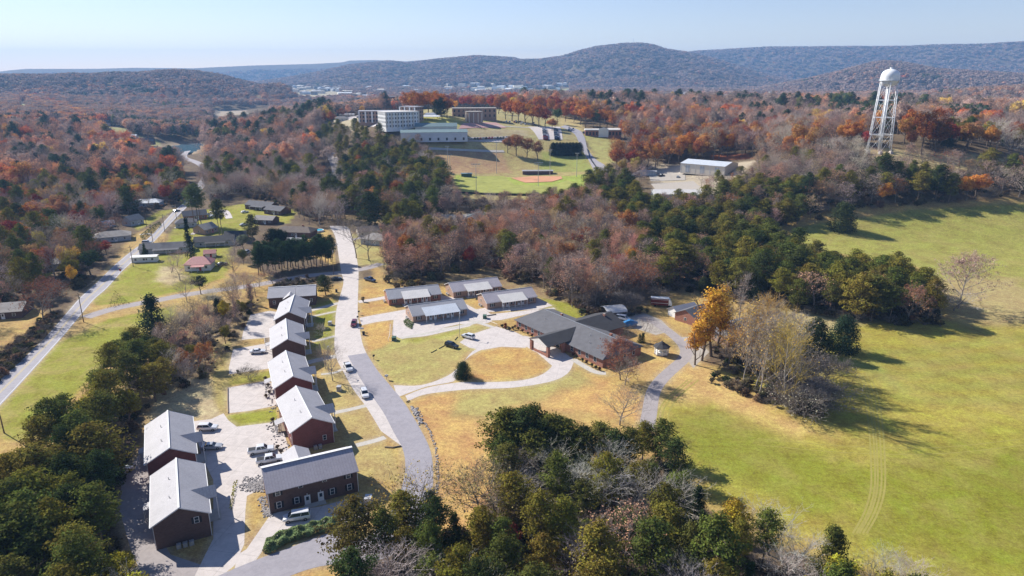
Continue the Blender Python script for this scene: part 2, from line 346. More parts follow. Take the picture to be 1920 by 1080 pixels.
def skeleton(rg, h, spread, base=.25, n1=14, up=.5, levels=3, r0=.22, fork=(3,4), twig=.9, gnarl=.25, lean=.0):
    """trunk + limbs; returns thick segments, thin segments, twig tips"""
    thick, thin, tips = [], [], []
    pts = []; p = np.zeros(3); d = np.array([lean, 0, 1.]); ns = 8
    for i in range(ns+1):
        pts.append(p.copy()); d = d+np.append(rg.normal(size=2)*.07, 0); d[2] = 1; p = p+d/np.linalg.norm(d)*h*.93/ns
    rad = lambda f: r0*(1-f)**.8+.03
    for i in range(ns): thick.append((pts[i], pts[i+1], rad(i/ns), rad((i+1)/ns)))
    def at(f): q = f*ns; i = min(int(q), ns-1); return pts[i]+(pts[i+1]-pts[i])*(q-i)
    def grow(p, d, L, r, lv):
        k = 3 if lv > 1 else 2; q = p; dd = d.copy()
        for i in range(k):
            dd = dd+rg.normal(size=3)*gnarl*.5+np.array([0,0,.06*up]); dd /= np.linalg.norm(dd); q2 = q+dd*L/k
            (thick if r > .055 else thin).append((q, q2, r*(1-i/k*.5), r*(1-(i+1)/k*.5)))
            if lv > 0:
                for _ in range(rg.integers(*fork) if i else 1):
                    a = rnd_unit(rg, 1)[0]; a = a-dd*np.dot(a, dd); a /= np.linalg.norm(a); nd = dd*rg.uniform(.6, 1)+a*rg.uniform(.5, .95)+np.array([0,0,.25*up]); nd /= np.linalg.norm(nd)
                    grow(q2, nd, L*rg.uniform(.45, .68), max(r*.5, .016), lv-1)
            q = q2
        if lv <= 1: tips.append((q, dd))
    for j in range(n1):
        f = base+(1-base)*(j+rg.uniform(0, .8))/n1; a = j*2.4+rg.uniform(-.4, .4); prof = spread(f)
        d = np.array([math.cos(a), math.sin(a), up*(.6+f)]); d /= np.linalg.norm(d)
        grow(at(min(f, .99)), d, prof*h*rg.uniform(.8, 1.15), max(rad(f)*.55, .05), levels-1)
    return thick, thin, tips
def tree_pair(name, thick, thin, leaf, barkmat, twigmat='twig', leafm='leaf'):
    """-> (trunk mesh, crown mesh)"""
    V, F = prisms(thick, 5); tr = np_mesh(name+'_trunk', V, F, M[barkmat])
    Vs, Fs, var = [], [], []
    off = 0
    if thin:
        V, F = prisms(thin, 3); Vs.append(V); Fs.append(F); var.append(np.full(len(F), .55)); off = len(V)
    n1 = sum(map(len, Fs))
    if leaf is not None:
        V, F, lv = leaf; Vs.append(V); Fs.append(F+off); var.append(lv)
    fm = np.zeros(sum(map(len, Fs)), np.int32); fm[:n1] = 1
    if leaf is None: fm[:] = 0
    mats = [M[leafm], M[barkmat]] if leaf is not None else [M[twigmat]]
    cr = np_mesh(name+'_crown', np.concatenate(Vs), np.concatenate(Fs), mats, fm, attrs={'var': ('FACE', 'FLOAT', np.concatenate(var))})
    return tr, cr
def clumps(rg, centres, dirs, per, rad, size, aspect=1., flat=.6, jit=.7, up=.4):
    n = len(centres); C = np.repeat(centres, per, 0); o = rnd_unit(rg, n*per)*rg.uniform(.3, 1, (n*per,1))**.5
    o = o*np.array([1,1,flat]); R = np.repeat(rad*rg.uniform(.7, 1.3, n), per)[:,None]
    N = o+np.repeat(dirs, per, 0)*.6+np.array([0,0,up]); N /= np.linalg.norm(N, axis=1, keepdims=True)
    V, F = leaf_faces(rg, C+o*R, N, size, aspect, jit)
    var = np.clip(np.repeat(rg.uniform(0, 1, n), per)*.75+rg.uniform(0, .3, n*per), 0, 1)
    return V, F, var
def pine(seed, h=17., r=3.6, bare=.3, per=26, nb=46):
    r *= 1.12; nb = int(nb*1.35); per += 3
    rg = np.random.default_rng(seed); thick, thin, cs, ds = [], [], [], []
    pts = [np.array([0,0,0.])]; d = np.array([rg.normal()*.03, rg.normal()*.03, 1.])
    for i in range(8): pts.append(pts[-1]+d*h/8+np.append(rg.normal(size=2)*.08, 0))
    for i in range(8): thick.append((pts[i], pts[i+1], .24*(1-i/8)+.04, .24*(1-(i+1)/8)+.04))
    for j in range(nb):
        f = bare+(1-bare)*((j+rg.uniform())/nb); q = f*8; i = min(int(q), 7); p = pts[i]+(pts[i+1]-pts[i])*(q-i)
        g = (f-bare)/(1-bare); prof = r*(math.sin(math.pi*min(1, .22+g*.80))**.75)*rg.uniform(.55, 1.15)+.3
        a = j*2.399+rg.uniform(-.5, .5); d = np.array([math.cos(a), math.sin(a), rg.uniform(-.05, .35)+g*.5]); d /= np.linalg.norm(d)
        e = p+d*prof; thin.append((p, e, .07, .025))
        for t in (np.linspace(.45, 1, 3) if prof > 1.6 else (.9,)):
            c = p+d*prof*t+rg.normal(size=3)*.25*np.array([1,1,.5]); cs.append(c); ds.append(d)
    cs.append(pts[-1]); ds.append(np.array([0,0,1.]))
    return tree_pair('pine', thick, thin, clumps(rg, np.array(cs), np.array(ds), per, 1.1, .44, .6, .6, .8), 'bark')
def cedar(seed, h=11., r=3., n=5200, low=.04, sharp=.8, nl=90, rlo=.68):
    rg = np.random.default_rng(seed)
    f = rg.uniform(0, 1, nl)**1.1; a = rg.uniform(0, 2*math.pi, nl); R = r*np.minimum(1, (1-f)**sharp*1.05)*np.where(f < .12, .75+f*2, 1)*rg.uniform(rlo, 1.0, nl)
    C = np.stack([np.cos(a)*R, np.sin(a)*R, low*h+f*(1-low)*h*.97], 1); D = np.stack([np.cos(a), np.sin(a), np.full(nl, .35)], 1); D /= np.linalg.norm(D, axis=1, keepdims=True)
    C2 = C*np.array([.5,.5,1]); C = np.concatenate([C, C2, [[0,0,h*.95]]]); D = np.concatenate([D, D, [[0,0,1.]]])
    leaf = clumps(rg, C, D, n//len(C), .85*r/3, .34, .6, 1.15, .7)
    return tree_pair('cedar', [(np.zeros(3), np.array([0,0,h*.8]), .25, .06)], [], leaf, 'bark')
def bare(seed, h=15., w=.38, base=.25, n1=15, lv=3, up=.8, r0=.2, mat='bark_grey', leaves=0, lsize=.3, gn=.25, fork=(2,4), shape='round'):
    rg = np.random.default_rng(seed)
    sp = {'round': lambda f: w*(.35+.9*math.sin(math.pi*min(1, .2+.72*f))*(1.05-f*.45)), 'column': lambda f: w*(.5+.5*math.sin(math.pi*min(1,f+.05))), 'vase': lambda f: w*(1.1-f*.5)}[shape]
    thick, thin, tips = skeleton(rg, h, sp, base, n1, up, lv, r0, fork, gnarl=gn)
    top = max(s[1][2] for s in thick+thin); k = h/top
    thick = [(a*np.array([1,1,k]), b*np.array([1,1,k]), c, d) for a,b,c,d in thick]; thin = [(a*np.array([1,1,k]), b*np.array([1,1,k]), c, d) for a,b,c,d in thin]
    for p, d in list(tips):
        for _ in range(2):
            e = d+rnd_unit(rg, 1)[0]*.7; q = p*np.array([1,1,k]); thin.append((q, q+e*rg.uniform(.4, .9), .018, .008))
    leaf = None
    if leaves:
        T = np.array([t[0] for t in tips])*np.array([1,1,k]); D = np.array([t[1] for t in tips])
        per = max(1, leaves//len(T)); leaf = clumps(rg, T, D, per, .75, lsize, .8, .8, .9, .3)
    return tree_pair('bare', thick, thin, leaf, mat)
def broad(seed, h=14., w=.36, leaves=4200, size=.36, base=.2, nc=70, gap=.75, shape=0, mat='bark'):
    """leafy crown: clumps over an uneven egg of limbs"""
    rg = np.random.default_rng(seed); thick, thin, tips = skeleton(rg, h*.9, lambda f: w*(1.0-f*.5), base, 9, .9, 2, .24, (2,3), gnarl=.2)
    lobes = 9; LA = rnd_unit(rg, lobes)*np.array([1,1,.8]); LA[:,2] = np.abs(LA[:,2])*1.0-.2; LR = rg.uniform(.62, 1.0, lobes)
    cz = h*(.60 if shape == 0 else .56); rx = h*w; rz = h*(1-base)*.5
    C, D = [], []
    while len(C) < nc:
        u = rnd_unit(rg, 1)[0]; k = np.max(LR*np.clip(1-np.arccos(np.clip(LA@u/np.linalg.norm(LA,axis=1), -1, 1))*.38, .55, 1)); rr = rg.uniform(gap*.75, 1)*k
        z = u[2]*rz*rr; wx = rx if shape == 0 else rx*(1-.45*max(0, u[2]))
        C.append([u[0]*wx*rr, u[1]*wx*rr, cz+z]); D.append(u)
    leaf = clumps(rg, np.array(C), np.array(D), leaves//nc, h*.085, size, .8, .8, .7, .35)
    return tree_pair('broad', thick, thin, leaf, mat)
PROTO = {
 'pine': [pine(1), pine(2, 18, 3.2, .42, 24, 40), pine(3, 15, 4.0, .18, 24, 56), pine(4, 16, 3.4, .25, 26, 48), pine(5, 19, 3.6, .5, 28, 36)],
 'rowpine': [pine(6, 14, 2.2, .34, 24, 44), pine(7, 13, 2.0, .38, 24, 42), pine(8, 14.5, 2.3, .36, 24, 42)],
 'cedar': [cedar(11), cedar(12, 11, 3.4, 5600, .03, .65), cedar(13, 12, 2.4, 4200, .05, .9)],
 'round_cedar': [cedar(14, 10, 3.6, 11000, .02, .36, 230, .88), cedar(15, 10, 3.5, 10000, .02, .45, 210, .85)],
 'bare': [bare(21), bare(22, 16, .34, .3, 14, 3, 1.0), bare(23, 14, .42, .2, 15, 3, .7, shape='vase'), bare(24, 15, .36, .22, 18, 3, 1.2, mat='bark_pale')],
 'slim': [bare(31, 16, .17, .3, 24, 3, .9, .14, leaves=900, lsize=.28, shape='column'), bare(32, 17, .15, .35, 26, 3, 1.1, .13, leaves=650, lsize=.28, shape='column'), bare(33, 15, .2, .25, 22, 3, .8, .14, leaves=1300, lsize=.3, shape='column'), bare(34, 16, .18, .3, 24, 3, 1.0, .13, shape='column')],
 'semi': [bare(41, 14, .34, .25, 15, 3, .8, leaves=1500, lsize=.3), bare(42, 15, .32, .25, 15, 3, .9, leaves=2300, lsize=.3), bare(43, 13, .4, .2, 14, 3, .7, leaves=1000, lsize=.32)],
 'fine': [bare(45, 20, .36, .3, 18, 3, 1.0, .26, 'bark_pale', leaves=7000, lsize=.26), bare(46, 15, .3, .12, 20, 3, .9, .2, leaves=6000, lsize=.26)],
 'broad': [broad(51), broad(52, 15, .33, 4400, .36, .15, 80), broad(53, 13, .42, 4600, .36, .2, 60), broad(54, 14, .30, 3800, .34, .12, 60, .8, 1)],
 'column': [broad(61, 14, .2, 3000, .32, .06, 50, .8, 1), broad(62, 13, .24, 3200, .32, .06, 50, .8, 1)],
 'birch': [bare(91, 17, .2, .18, 16, 3, 1.3, .13, 'bark_pale', leaves=500, lsize=.26, gn=.15, shape='column'), bare(92, 18, .17, .2, 15, 3, 1.4, .12, 'bark_pale', leaves=900, lsize=.26, gn=.15, shape='column'), bare(93, 16, .22, .15, 16, 3, 1.2,   .13, 'bark_pale', gn=.15, shape='column')],
 'shrub': [broad(71, 3.2, .5, 1500, .24, .02, 40), cedar(72, 2.4, 1.4, 1300, .02, .4)],
 'bareshrub': [bare(81, 5, .6, .03, 16, 3, 1.0, .07, leaves=250, lsize=.2)],
}
PH = {k: [m[1] and max(v.co.z for v in m[1].vertices) for m in v] for k, v in PROTO.items()}
TREE_N = [0]
def tree(name, kind, loc, h, tint, label, cat, group=None, wide=1.0, v=None, rz=None, parts=True):
    pr = PROTO[kind]; v = random.randrange(len(pr)) if v is None else v % len(pr)
    tr, cr = pr[v]; s = h/PH[kind][v]
    e = empty(name, (loc[0], loc[1], hz(loc[0], loc[1])-.1), random.uniform(0, 6.28) if rz is None else rz, label, cat, group)
    e.scale = (s*wide, s*wide, s)
    a = link('trunk', tr, e); b = link('crown', cr, e)
    b.color = (*tint, 1); TREE_N[0] += 1
    return e
# ------------------------------------------------------------------ ground sheet with zone colours
import bmesh
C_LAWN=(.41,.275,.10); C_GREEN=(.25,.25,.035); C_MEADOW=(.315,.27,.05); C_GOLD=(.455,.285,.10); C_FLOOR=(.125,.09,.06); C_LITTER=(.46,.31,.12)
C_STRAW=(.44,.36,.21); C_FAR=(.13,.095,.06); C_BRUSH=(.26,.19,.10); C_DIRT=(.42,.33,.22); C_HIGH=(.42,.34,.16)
ZONES = [ # (photo outline, colour, soft edge m, straw)
 ([(-900,395),(2900,395),(2900,1700),(-900,1700)], C_LAWN, 6, .8),
 # woods floor
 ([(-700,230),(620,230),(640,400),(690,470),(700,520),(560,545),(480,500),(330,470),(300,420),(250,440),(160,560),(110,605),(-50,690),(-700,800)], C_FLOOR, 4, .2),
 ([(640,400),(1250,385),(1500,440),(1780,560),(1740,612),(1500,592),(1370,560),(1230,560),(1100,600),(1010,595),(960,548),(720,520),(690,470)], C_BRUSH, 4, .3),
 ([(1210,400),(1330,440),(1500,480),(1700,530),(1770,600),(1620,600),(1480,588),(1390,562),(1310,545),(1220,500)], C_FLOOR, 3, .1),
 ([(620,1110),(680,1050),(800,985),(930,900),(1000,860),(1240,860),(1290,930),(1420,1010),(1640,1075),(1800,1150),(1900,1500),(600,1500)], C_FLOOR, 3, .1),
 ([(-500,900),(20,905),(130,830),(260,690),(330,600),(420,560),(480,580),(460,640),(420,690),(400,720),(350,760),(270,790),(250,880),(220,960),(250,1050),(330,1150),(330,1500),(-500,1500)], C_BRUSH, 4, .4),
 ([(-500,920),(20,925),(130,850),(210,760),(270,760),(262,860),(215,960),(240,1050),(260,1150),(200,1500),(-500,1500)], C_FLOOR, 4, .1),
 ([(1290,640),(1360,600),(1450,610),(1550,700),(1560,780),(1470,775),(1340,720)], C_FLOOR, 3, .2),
 # right meadow
 ([(1240,790),(1235,720),(1330,690),(1560,690),(1500,600),(1780,600),(1900,610),(2900,500),(2900,1500),(1700,1100),(1480,1010),(1300,920),(1270,850)], C_MEADOW, 10, .4),
 ([(1480,440),(1500,424),(1610,408),(1720,392),(1920,382),(2900,360),(2900,640),(1920,600),(1800,560),(1720,500),(1600,480),(1520,466)], (.27,.262,.06), 3, .4),
 ([(1700,520),(1900,520),(2000,600),(1800,612)], (.34,.27,.12), 14, .4),
 ([(1460,560),(1640,600),(1500,640),(1380,620)], (.40,.33,.16), 6, .5),
 ([(1235,545),(1400,560),(1440,600),(1370,640),(1300,640),(1240,600)], C_LAWN, 4, .9),
 # fallen leaves by the grove
 ([(1225,690),(1290,668),(1400,720),(1500,790),(1560,815),(1500,822),(1400,790),(1290,762),(1240,748)], C_LITTER, 12, .2),
 ([(1190,665),(1300,640),(1300,690),(1230,720),(1190,700)], C_LITTER, 5, .2),
 ([(1250,780),(1330,760),(1500,840),(1640,900),(1500,960),(1300,880)], (.22,.225,.03), 12, .4),
 ([(1500,880),(1900,820),(2400,900),(2400,1300),(1800,1080),(1600,1000)], (.20,.207,.022), 24, .4),
 # lawns between the streets
 ([(680,600),(760,590),(960,620),(870,690),(800,722),(738,722),(700,680)], (.36,.31,.11), 3, .9),
 ([(740,590),(860,610),(870,620),(780,640),(740,640)], C_GREEN, 6, .6),
 ([(850,690),(880,660),(940,648),(1000,650),(1030,680),(1020,705),(950,720),(860,716)], C_GOLD, 3, .6),
 ([(770,750),(850,735),(1000,725),(1100,700),(1210,740),(1205,790),(1000,760),(930,850),(900,1000),(800,1000),(810,850),(790,790)], (.49,.30,.115), 4, .35),
 ([(860,735),(1090,690),(1110,720),(900,790),(850,780)], (.36,.30,.11), 8, .6),
 ([(680,540),(730,540),(740,640),(690,660),(672,600)], C_GOLD, 2, .5),
 ([(590,570),(632,560),(630,660),(590,650)], C_GREEN, 2, .7),
 ([(600,670),(640,690),(700,790),(740,850),(760,900),(660,900),(640,800),(610,740)], (.38,.29,.12), 3, .7),
 ([(1100,575),(1000,555),(1040,590),(1100,600)], C_GREEN, 4, .6),
 # left side
 ([(0,822),(0,765),(110,642),(205,598),(330,572),(330,600),(245,640),(190,690),(120,760),(60,830)], C_GREEN, 2, .9),
 ([(175,560),(205,530),(250,492),(330,470),(440,480),(420,520),(370,540),(310,552),(245,568),(180,572)], C_GREEN, 2, .8),
 ([(300,500),(330,500),(350,520),(320,535),(290,528)], C_STRAW, 4, .5),
 ([(325,432),(345,400),(480,378),(490,420),(440,440),(420,500),(350,490),(300,470)], C_GREEN, 2, .6),
 ([(260,432),(330,392),(300,395),(250,425)], C_GREEN, 2, .6), ([(-40,700),(0,690),(60,620),(100,600),(60,570),(-40,610)], C_LAWN, 2, .8),
 ([(300,705),(400,712),(418,775),(390,790),(330,780),(280,790)], C_STRAW, 2, .2),
 ([(400,655),(430,640),(432,700),(425,770),(418,785),(400,740)], (.34,.28,.10), 1.5, .8),
 ([(425,778),(515,765),(525,795),(440,805)], C_GREEN, 1, .7), ([(430,702),(510,695),(515,714),(430,722)], C_GREEN, 1, .7), ([(455,640),(510,634),(510,642),(440,652)], C_LAWN, 1, .7),
 ([(458,930),(490,925),(505,970),(460,1035)], C_LAWN, 1, .9), ([(500,1075),(640,1035),(700,1060),(660,1200),(450,1200)], C_GOLD, 3, .8),
 ([(480,385),(560,390),(540,420),(490,410)], C_GREEN, 2, .5),
 ([(560,440),(620,430),(630,500),(560,470)], C_LAWN, 2, .5), ([(650,440),(760,430),(790,480),(720,500),(690,496),(660,500)], (.33,.29,.11), 2, .7),
 # school slopes and ball field
 ([(775,206),(900,202),(1060,218),(1100,262),(790,264),(770,235)], (.33,.29,.13), 5, .5), ([(860,240),(990,244),(990,256),(870,256)], (.36,.30,.18), 3, .5),
 ([(800,262),(1080,262),(1140,300),(1160,330),(1090,372),(860,375),(840,330),(805,290)], (.35,.29,.12), 4, .4),
 ([(800,284),(940,284),(960,324),(850,326),(815,305)], (.37,.24,.13), 3, .4), ([(790,262),(935,268),(935,280),(800,276)], C_HIGH, 2, .3),
 ([(855,328),(1110,326),(1085,368),(850,364)], (.30,.36,.07), 2, .1), ([(1015,285),(1095,285),(1115,322),(1010,322)], (.27,.29,.08), 3, .3),
 ([(1090,252),(1160,254),(1155,305),(1125,305)], (.33,.31,.11), 3, .3), ([(1050,215),(1090,228),(1100,248),(1050,240)], C_HIGH, 4, .2), ([(780,216),(870,224),(860,238),(780,232)], (.38,.36,.1), 3, .2),
 ([(620,222),(760,215),(800,250),(640,245)], (.35,.30,.2), 4, .2),
 ([(1215,305),(1420,300),(1360,345),(1440,400),(1240,400)], (.40,.34,.25), 5, .2), ([(1330,290),(1400,288),(1410,297),(1340,300)], (.36,.13,.06), 3, 0),
 ([(1625,280),(1760,290),(1920,302),(2100,306),(2100,330),(1920,324),(1760,322),(1640,300)], (.42,.34,.17), 4, .3),
 ([(1850,235),(1960,240),(1960,262),(1860,256)], (.33,.31,.12), 4, .3),
 ([(180,238),(235,240),(245,262),(200,262)], (.27,.27,.1), 4, .3), ([(225,250),(300,262),(300,278),(230,280)], (.28,.28,.1), 4, .3), ([(35,195),(55,195),(55,215),(35,212)], (.3,.3,.12), 6, .3),
 ([(545,165),(640,170),(640,182),(560,178)], (.38,.33,.22), 20, .2), ([(960,163),(1070,165),(1070,177),(960,175)], (.32,.32,.15), 30, .2), ([(880,165),(960,165),(960,175),(880,176)], (.36,.33,.24), 20, .2),
]
LAKES = [[(275,290),(285,280),(300,276),(330,272),(368,265),(380,270),(375,280),(352,290),(345,296),(300,296)]]
rr = np.concatenate([np.linspace(.5, 84, 10), np.arange(86, 260, 1.1), np.arange(260, 520, 1.9), np.arange(520, 800, 3.2), np.geomspace(805, 7950, 210)])
aa = np.concatenate([np.radians(np.linspace(-180, -50, 40, endpoint=False)), np.radians(np.arange(-50, 50, .27)), np.radians(np.linspace(50, 180, 41))])[:-1]
A, R = np.meshgrid(aa, rr); X = R*np.sin(A); Y = R*np.cos(A); Z = H(X, Y)
na, nr = len(aa), len(rr)
LAKEW = [[tuple(P(px, py, -8)[:2]) for px, py in L] for L in LAKES]
LAKEW.append([tuple(P(px, py, -8)[:2]) for px, py in [(400,207),(463,205),(466,216),(440,223),(425,228),(412,222)]])
for L in LAKEW:
    d = pdist(X, Y, L, True); ins = inpoly(X, Y, L); Z = np.where(ins, np.minimum(Z, -9.2-np.minimum(d*.02, 1)), np.where(d < 40, Z*np.clip(d/40, 0, 1)-7.6*(1-np.clip(d/40, 0, 1)), Z))
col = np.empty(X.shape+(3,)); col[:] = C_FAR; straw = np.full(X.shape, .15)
wobx = wob(X, Y, 17)*1.0+wob(X, Y, 6, 2)*.5
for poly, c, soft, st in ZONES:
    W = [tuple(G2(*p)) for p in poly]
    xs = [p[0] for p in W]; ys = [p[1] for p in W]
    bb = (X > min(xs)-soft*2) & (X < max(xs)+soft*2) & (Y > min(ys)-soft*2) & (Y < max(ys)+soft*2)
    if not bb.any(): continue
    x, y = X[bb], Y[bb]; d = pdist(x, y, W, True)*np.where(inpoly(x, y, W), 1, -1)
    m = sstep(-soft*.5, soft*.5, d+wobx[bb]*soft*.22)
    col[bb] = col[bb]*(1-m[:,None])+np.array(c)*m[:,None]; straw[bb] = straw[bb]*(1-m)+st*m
# mowing rows, tyre tracks and bare sandy shores
def stripe(line, w, c, k):
    global col
    W = [tuple(G2(*p)) for p in line]; d = pdist(X, Y, W); m = (k*np.clip(1-(d/w)**2, 0, 1))[...,None]; col = col*(1-m)+np.array(c)*m
for i in range(5): stripe([(1470+i*40,650+i*8),(1700,662+i*22),(1930,630+i*30)], 4, (.20,.25,.06), .3)
for L in LAKEW[:1]:
    d = pdist(X, Y, L, True); m = np.where((d < 14), .85*(1-d/14)**.5, 0)[...,None]; col = col*(1-m)+np.array((.36,.28,.19))*m
ins = inpoly(X, Y, LAKEW[1]); sb = (.5+.5*np.sin(Y*.12+X*.02))[...,None]; col = np.where(ins[...,None], np.array((.44,.36,.27))*(1-sb*.35), col)
V = np.stack([X, Y, Z], -1).reshape(-1,3)
i, j = np.meshgrid(np.arange(nr-1), np.arange(na), indexing='ij'); j2 = (j+1) % na
F = np.stack([i*na+j, (i+1)*na+j, (i+1)*na+j2, i*na+j2], -1).reshape(-1,4)[:, ::-1]
Vc = np.append(V, [[0,0,0]], 0); ctr = len(V)
Ft = np.stack([np.full(na, ctr), np.arange(na), (np.arange(na)+1) % na], 1)[:, ::-1]
colf = np.append(col.reshape(-1,3), [C_LAWN], 0); colf = np.concatenate([colf, np.ones((len(colf),1))], 1)
me = np_mesh('ground', Vc, [F, Ft], M['ground'], smooth=True, attrs={'zone': ('POINT', 'FLOAT_COLOR', colf), 'straw': ('POINT', 'FLOAT', np.append(straw.ravel(), .5))})
ground = tag(link('ground', me), kind='structure')
for k, L in enumerate(LAKEW[:1]):
    cx = np.mean([p[0] for p in L]); cy = np.mean([p[1] for p in L])
    o = MB().poly([(cx+(x-cx)*1.12, cy+(y-cy)*1.12, -8.35) for x, y in L]).build('lake_water', M['water']); tag(o, kind='structure')
# ------------------------------------------------------------------ paved sheets
AVOID = []  # world outlines kept free of trees
PAVED = []
def drape(name, W, mat, off, thick=0.0, cut=6.0, kind='structure', avoid=True):
    bm = bmesh.new(); vs = [bm.verts.new((x, y, 0)) for x, y in W]; bm.faces.new(vs)
    xs = [p[0] for p in W]; ys = [p[1] for p in W]
    if max(ys) > 300:
        for a, lo, hi in ((0, min(xs), max(xs)), (1, min(ys), max(ys))):
            n = int((hi-lo)/cut)
            for q in range(1, n+1):
                co = [0,0,0]; co[a] = lo+(hi-lo)*q/(n+1); no = [0,0,0]; no[a] = 1
                bmesh.ops.bisect_plane(bm, geom=bm.verts[:]+bm.edges[:]+bm.faces[:], plane_co=co, plane_no=no)
    bmesh.ops.triangulate(bm, faces=bm.faces[:])
    co = np.array([v.co[:2] for v in bm.verts]); zz = H(co[:,0], co[:,1])
    for v, z in zip(bm.verts, zz): v.co.z = z+off+(0.12 if z > .05 else 0)
    bmesh.ops.recalc_face_normals(bm, faces=bm.faces[:])
    if sum(f.normal.z for f in bm.faces) < 0: bmesh.ops.reverse_faces(bm, faces=bm.faces[:])
    me = bpy.data.meshes.new(name); bm.to_mesh(me); bm.free(); me.materials.append(mat)
    o = link(name, me); tag(o, kind=kind)
    if avoid: AVOID.append(W); PAVED.append(W)
    return o
def lot(name, px, mat, off=.008, **k): return drape(name, [tuple(G2(*p)) for p in px], M[mat], off, **k)
def smooth_line(W, n=4):
    """Catmull-Rom through points"""
    W = [np.array(w, float) for w in W]; out = []
    for i in range(len(W)-1):
        p0 = W[max(i-1,0)]; p1 = W[i]; p2 = W[i+1]; p3 = W[min(i+2, len(W)-1)]
        for k in range(n):
            t = k/n; out.append(.5*((2*p1)+(-p0+p2)*t+(2*p0-5*p1+4*p2-p3)*t*t+(-p0+3*p1-3*p2+p3)*t**3))
    out.append(W[-1]); return out
def strip(name, L, R, mat, off=.012, n=4, world=False, avoid=True):
    L = smooth_line([G2(*p) if not world else p for p in L], n); R = smooth_line([G2(*p) if not world else p for p in R], n)
    m = min(len(L), len(R)); L, R = L[:m], R[:m]
    V = []; K = 4
    for a, b in zip(L, R):
        for k in range(K+1): V.append(a+(b-a)*k/K)
    V = np.array(V); z = H(V[:,0], V[:,1]); z = z+off+np.where(z > .05, .15, 0)
    F = [[i*(K+1)+k, i*(K+1)+k+1, (i+1)*(K+1)+k+1, (i+1)*(K+1)+k] for i in range(m-1) for k in range(K)]
    me = np_mesh(name, np.column_stack([V, z]), np.array(F), M[mat]); 
    if me.polygons[0].normal.z < 0: me.flip_normals()
    o = link(name, me); tag(o, kind='structure')
    poly = [tuple(p) for p in L]+[tuple(p) for p in R[::-1]]
    if avoid: AVOID.append(poly); PAVED.append(poly)
    return o
def offset_line(W, d):
    W = [np.array(w) for w in W]; out = []
    for i in range(len(W)):
        t = W[min(i+1, len(W)-1)]-W[max(i-1, 0)]; t = t/(np.linalg.norm(t)+1e-9); out.append(W[i]+np.array([t[1], -t[0]])*d)
    return out
def lane(name, px, w, mat, off=.012, n=4, avoid=True, world=False):
    W = smooth_line([G2(*p) if not world else p for p in px], n)
    return strip(name, offset_line(W, -w/2), offset_line(W, w/2), mat, off, 1, True, avoid)
# main highway on the left
HL = [(-80,780),(0,712),(82,635),(120,592),(150,558),(180,531),(217,495),(250,468),(270,454),(295,430),(325,397),(340,384)]
HR = [(-80,835),(0,761),(110,640),(143,601),(175,563),(201,540),(229,509),(262,479),(287,455),(317,423),(347,392),(362,376)]
strip('highway', HL, HR, 'highway')
hl = smooth_line([G2(*p) for p in HL]); hr = smooth_line([G2(*p) for p in HR]); hc = [(a+b)/2 for a, b in zip(hl, hr)]
for nm, f, mt in (('edge_line', .07, 'paint'), ('edge_line', .93, 'paint')):
    c = [a+(b-a)*f for a, b in zip(hl, hr)]; strip(nm, offset_line(c, -.09), offset_line(c, .09), mt, .017, 1, True, False)
for d in (-.2, .2): c = offset_line(hc, d); strip('centre_line', offset_line(c, -.07), offset_line(c, .07), 'paint_yellow', .017, 1, True, False)
lane('highway', [(351,384),(366,362),(383,338),(388,320),(372,306),(347,297),(345,290),(352,283)], 7, 'highway')
lane('side_road', [(160,595),(205,581),(245,572),(300,562),(340,554),(400,545),(470,536),(520,527),(570,518),(620,513),(650,511)], 5.5, 'old_asphalt', .008)
# main street
strip('street', [(618,424),(621,430),(626,438),(630,450),(635,480),(640,510),(644,530),(636,560),(630,585),(628,620),(627,650),(631,672),(641,692),(661,728),(688,765),(714,808),(730,838)],
               [(646,424),(655,430),(662,450),(668,480),(672,505),(672,530),(671,560),(671,590),(675,620),(680,645),(688,664),(700,690),(716,716),(735,755),(758,800),(758,840)], 'concrete', .016)
strip('asphalt_street', [(652,667),(671,702),(692,735),(718,772),(738,810),(755,842),(760,877),(753,915),(738,950),(715,985),(680,1012),(640,1030),(560,1050),(480,1075),(420,1100)],
                        [(687,662),(706,692),(731,722),(760,758),(790,808),(806,842),(812,877),(811,915),(800,955),(780,1000),(745,1035),(700,1052),(600,1062),(520,1090),(440,1130)], 'asphalt', .020)
strip('asphalt_street', [(640,995),(600,1005),(540,1028),(480,1050),(420,1075),(360,1105),(300,1140)],[(660,1030),(620,1048),(570,1058),(510,1082),(460,1105),(400,1140),(340,1180)], 'asphalt', .024)
lane('side_road', [(660,508),(690,502),(715,494)], 5, 'old_asphalt', .008); lane('side_road', [(600,470),(640,455),(700,440)], 3, 'old_asphalt', .004, avoid=False)
# loop drive and car park by the clinic
strip('loop_drive', [(738,722),(790,722),(840,704),(866,682),(885,660),(915,642),(945,634),(985,630),(1010,640),(1040,650),(1072,672),(1074,684),(1062,702),(1030,716),(960,727),(880,730),(800,739),(765,752)],
                    [(745,745),(800,725),(850,715),(856,700),(872,675),(905,655),(940,648),(980,648),(1000,658),(1018,665),(1034,680),(1032,690),(1010,705),(970,714),(900,717),(860,717),(800,727),(760,742)], 'concrete', .012)
lot('clinic_apron', [(930,612),(965,622),(1000,640),(985,652),(940,650),(905,656),(880,652),(862,642),(880,628),(905,620)], 'concrete', .008)
lot('clinic_apron', [(985,640),(1030,655),(1075,672),(1072,690),(1040,690),(1010,664)], 'concrete', .0165)
lane('footpath', [(1075,674),(1098,688),(1118,698),(1136,700)], 2.2, 'walk', .020)
lane('street', [(600,362),(614,350),(628,325),(624,305),(612,285)], 5, 'old_asphalt', .05)
M['straw_track'] = concrete('straw_track', (.33,.29,.075), 0)
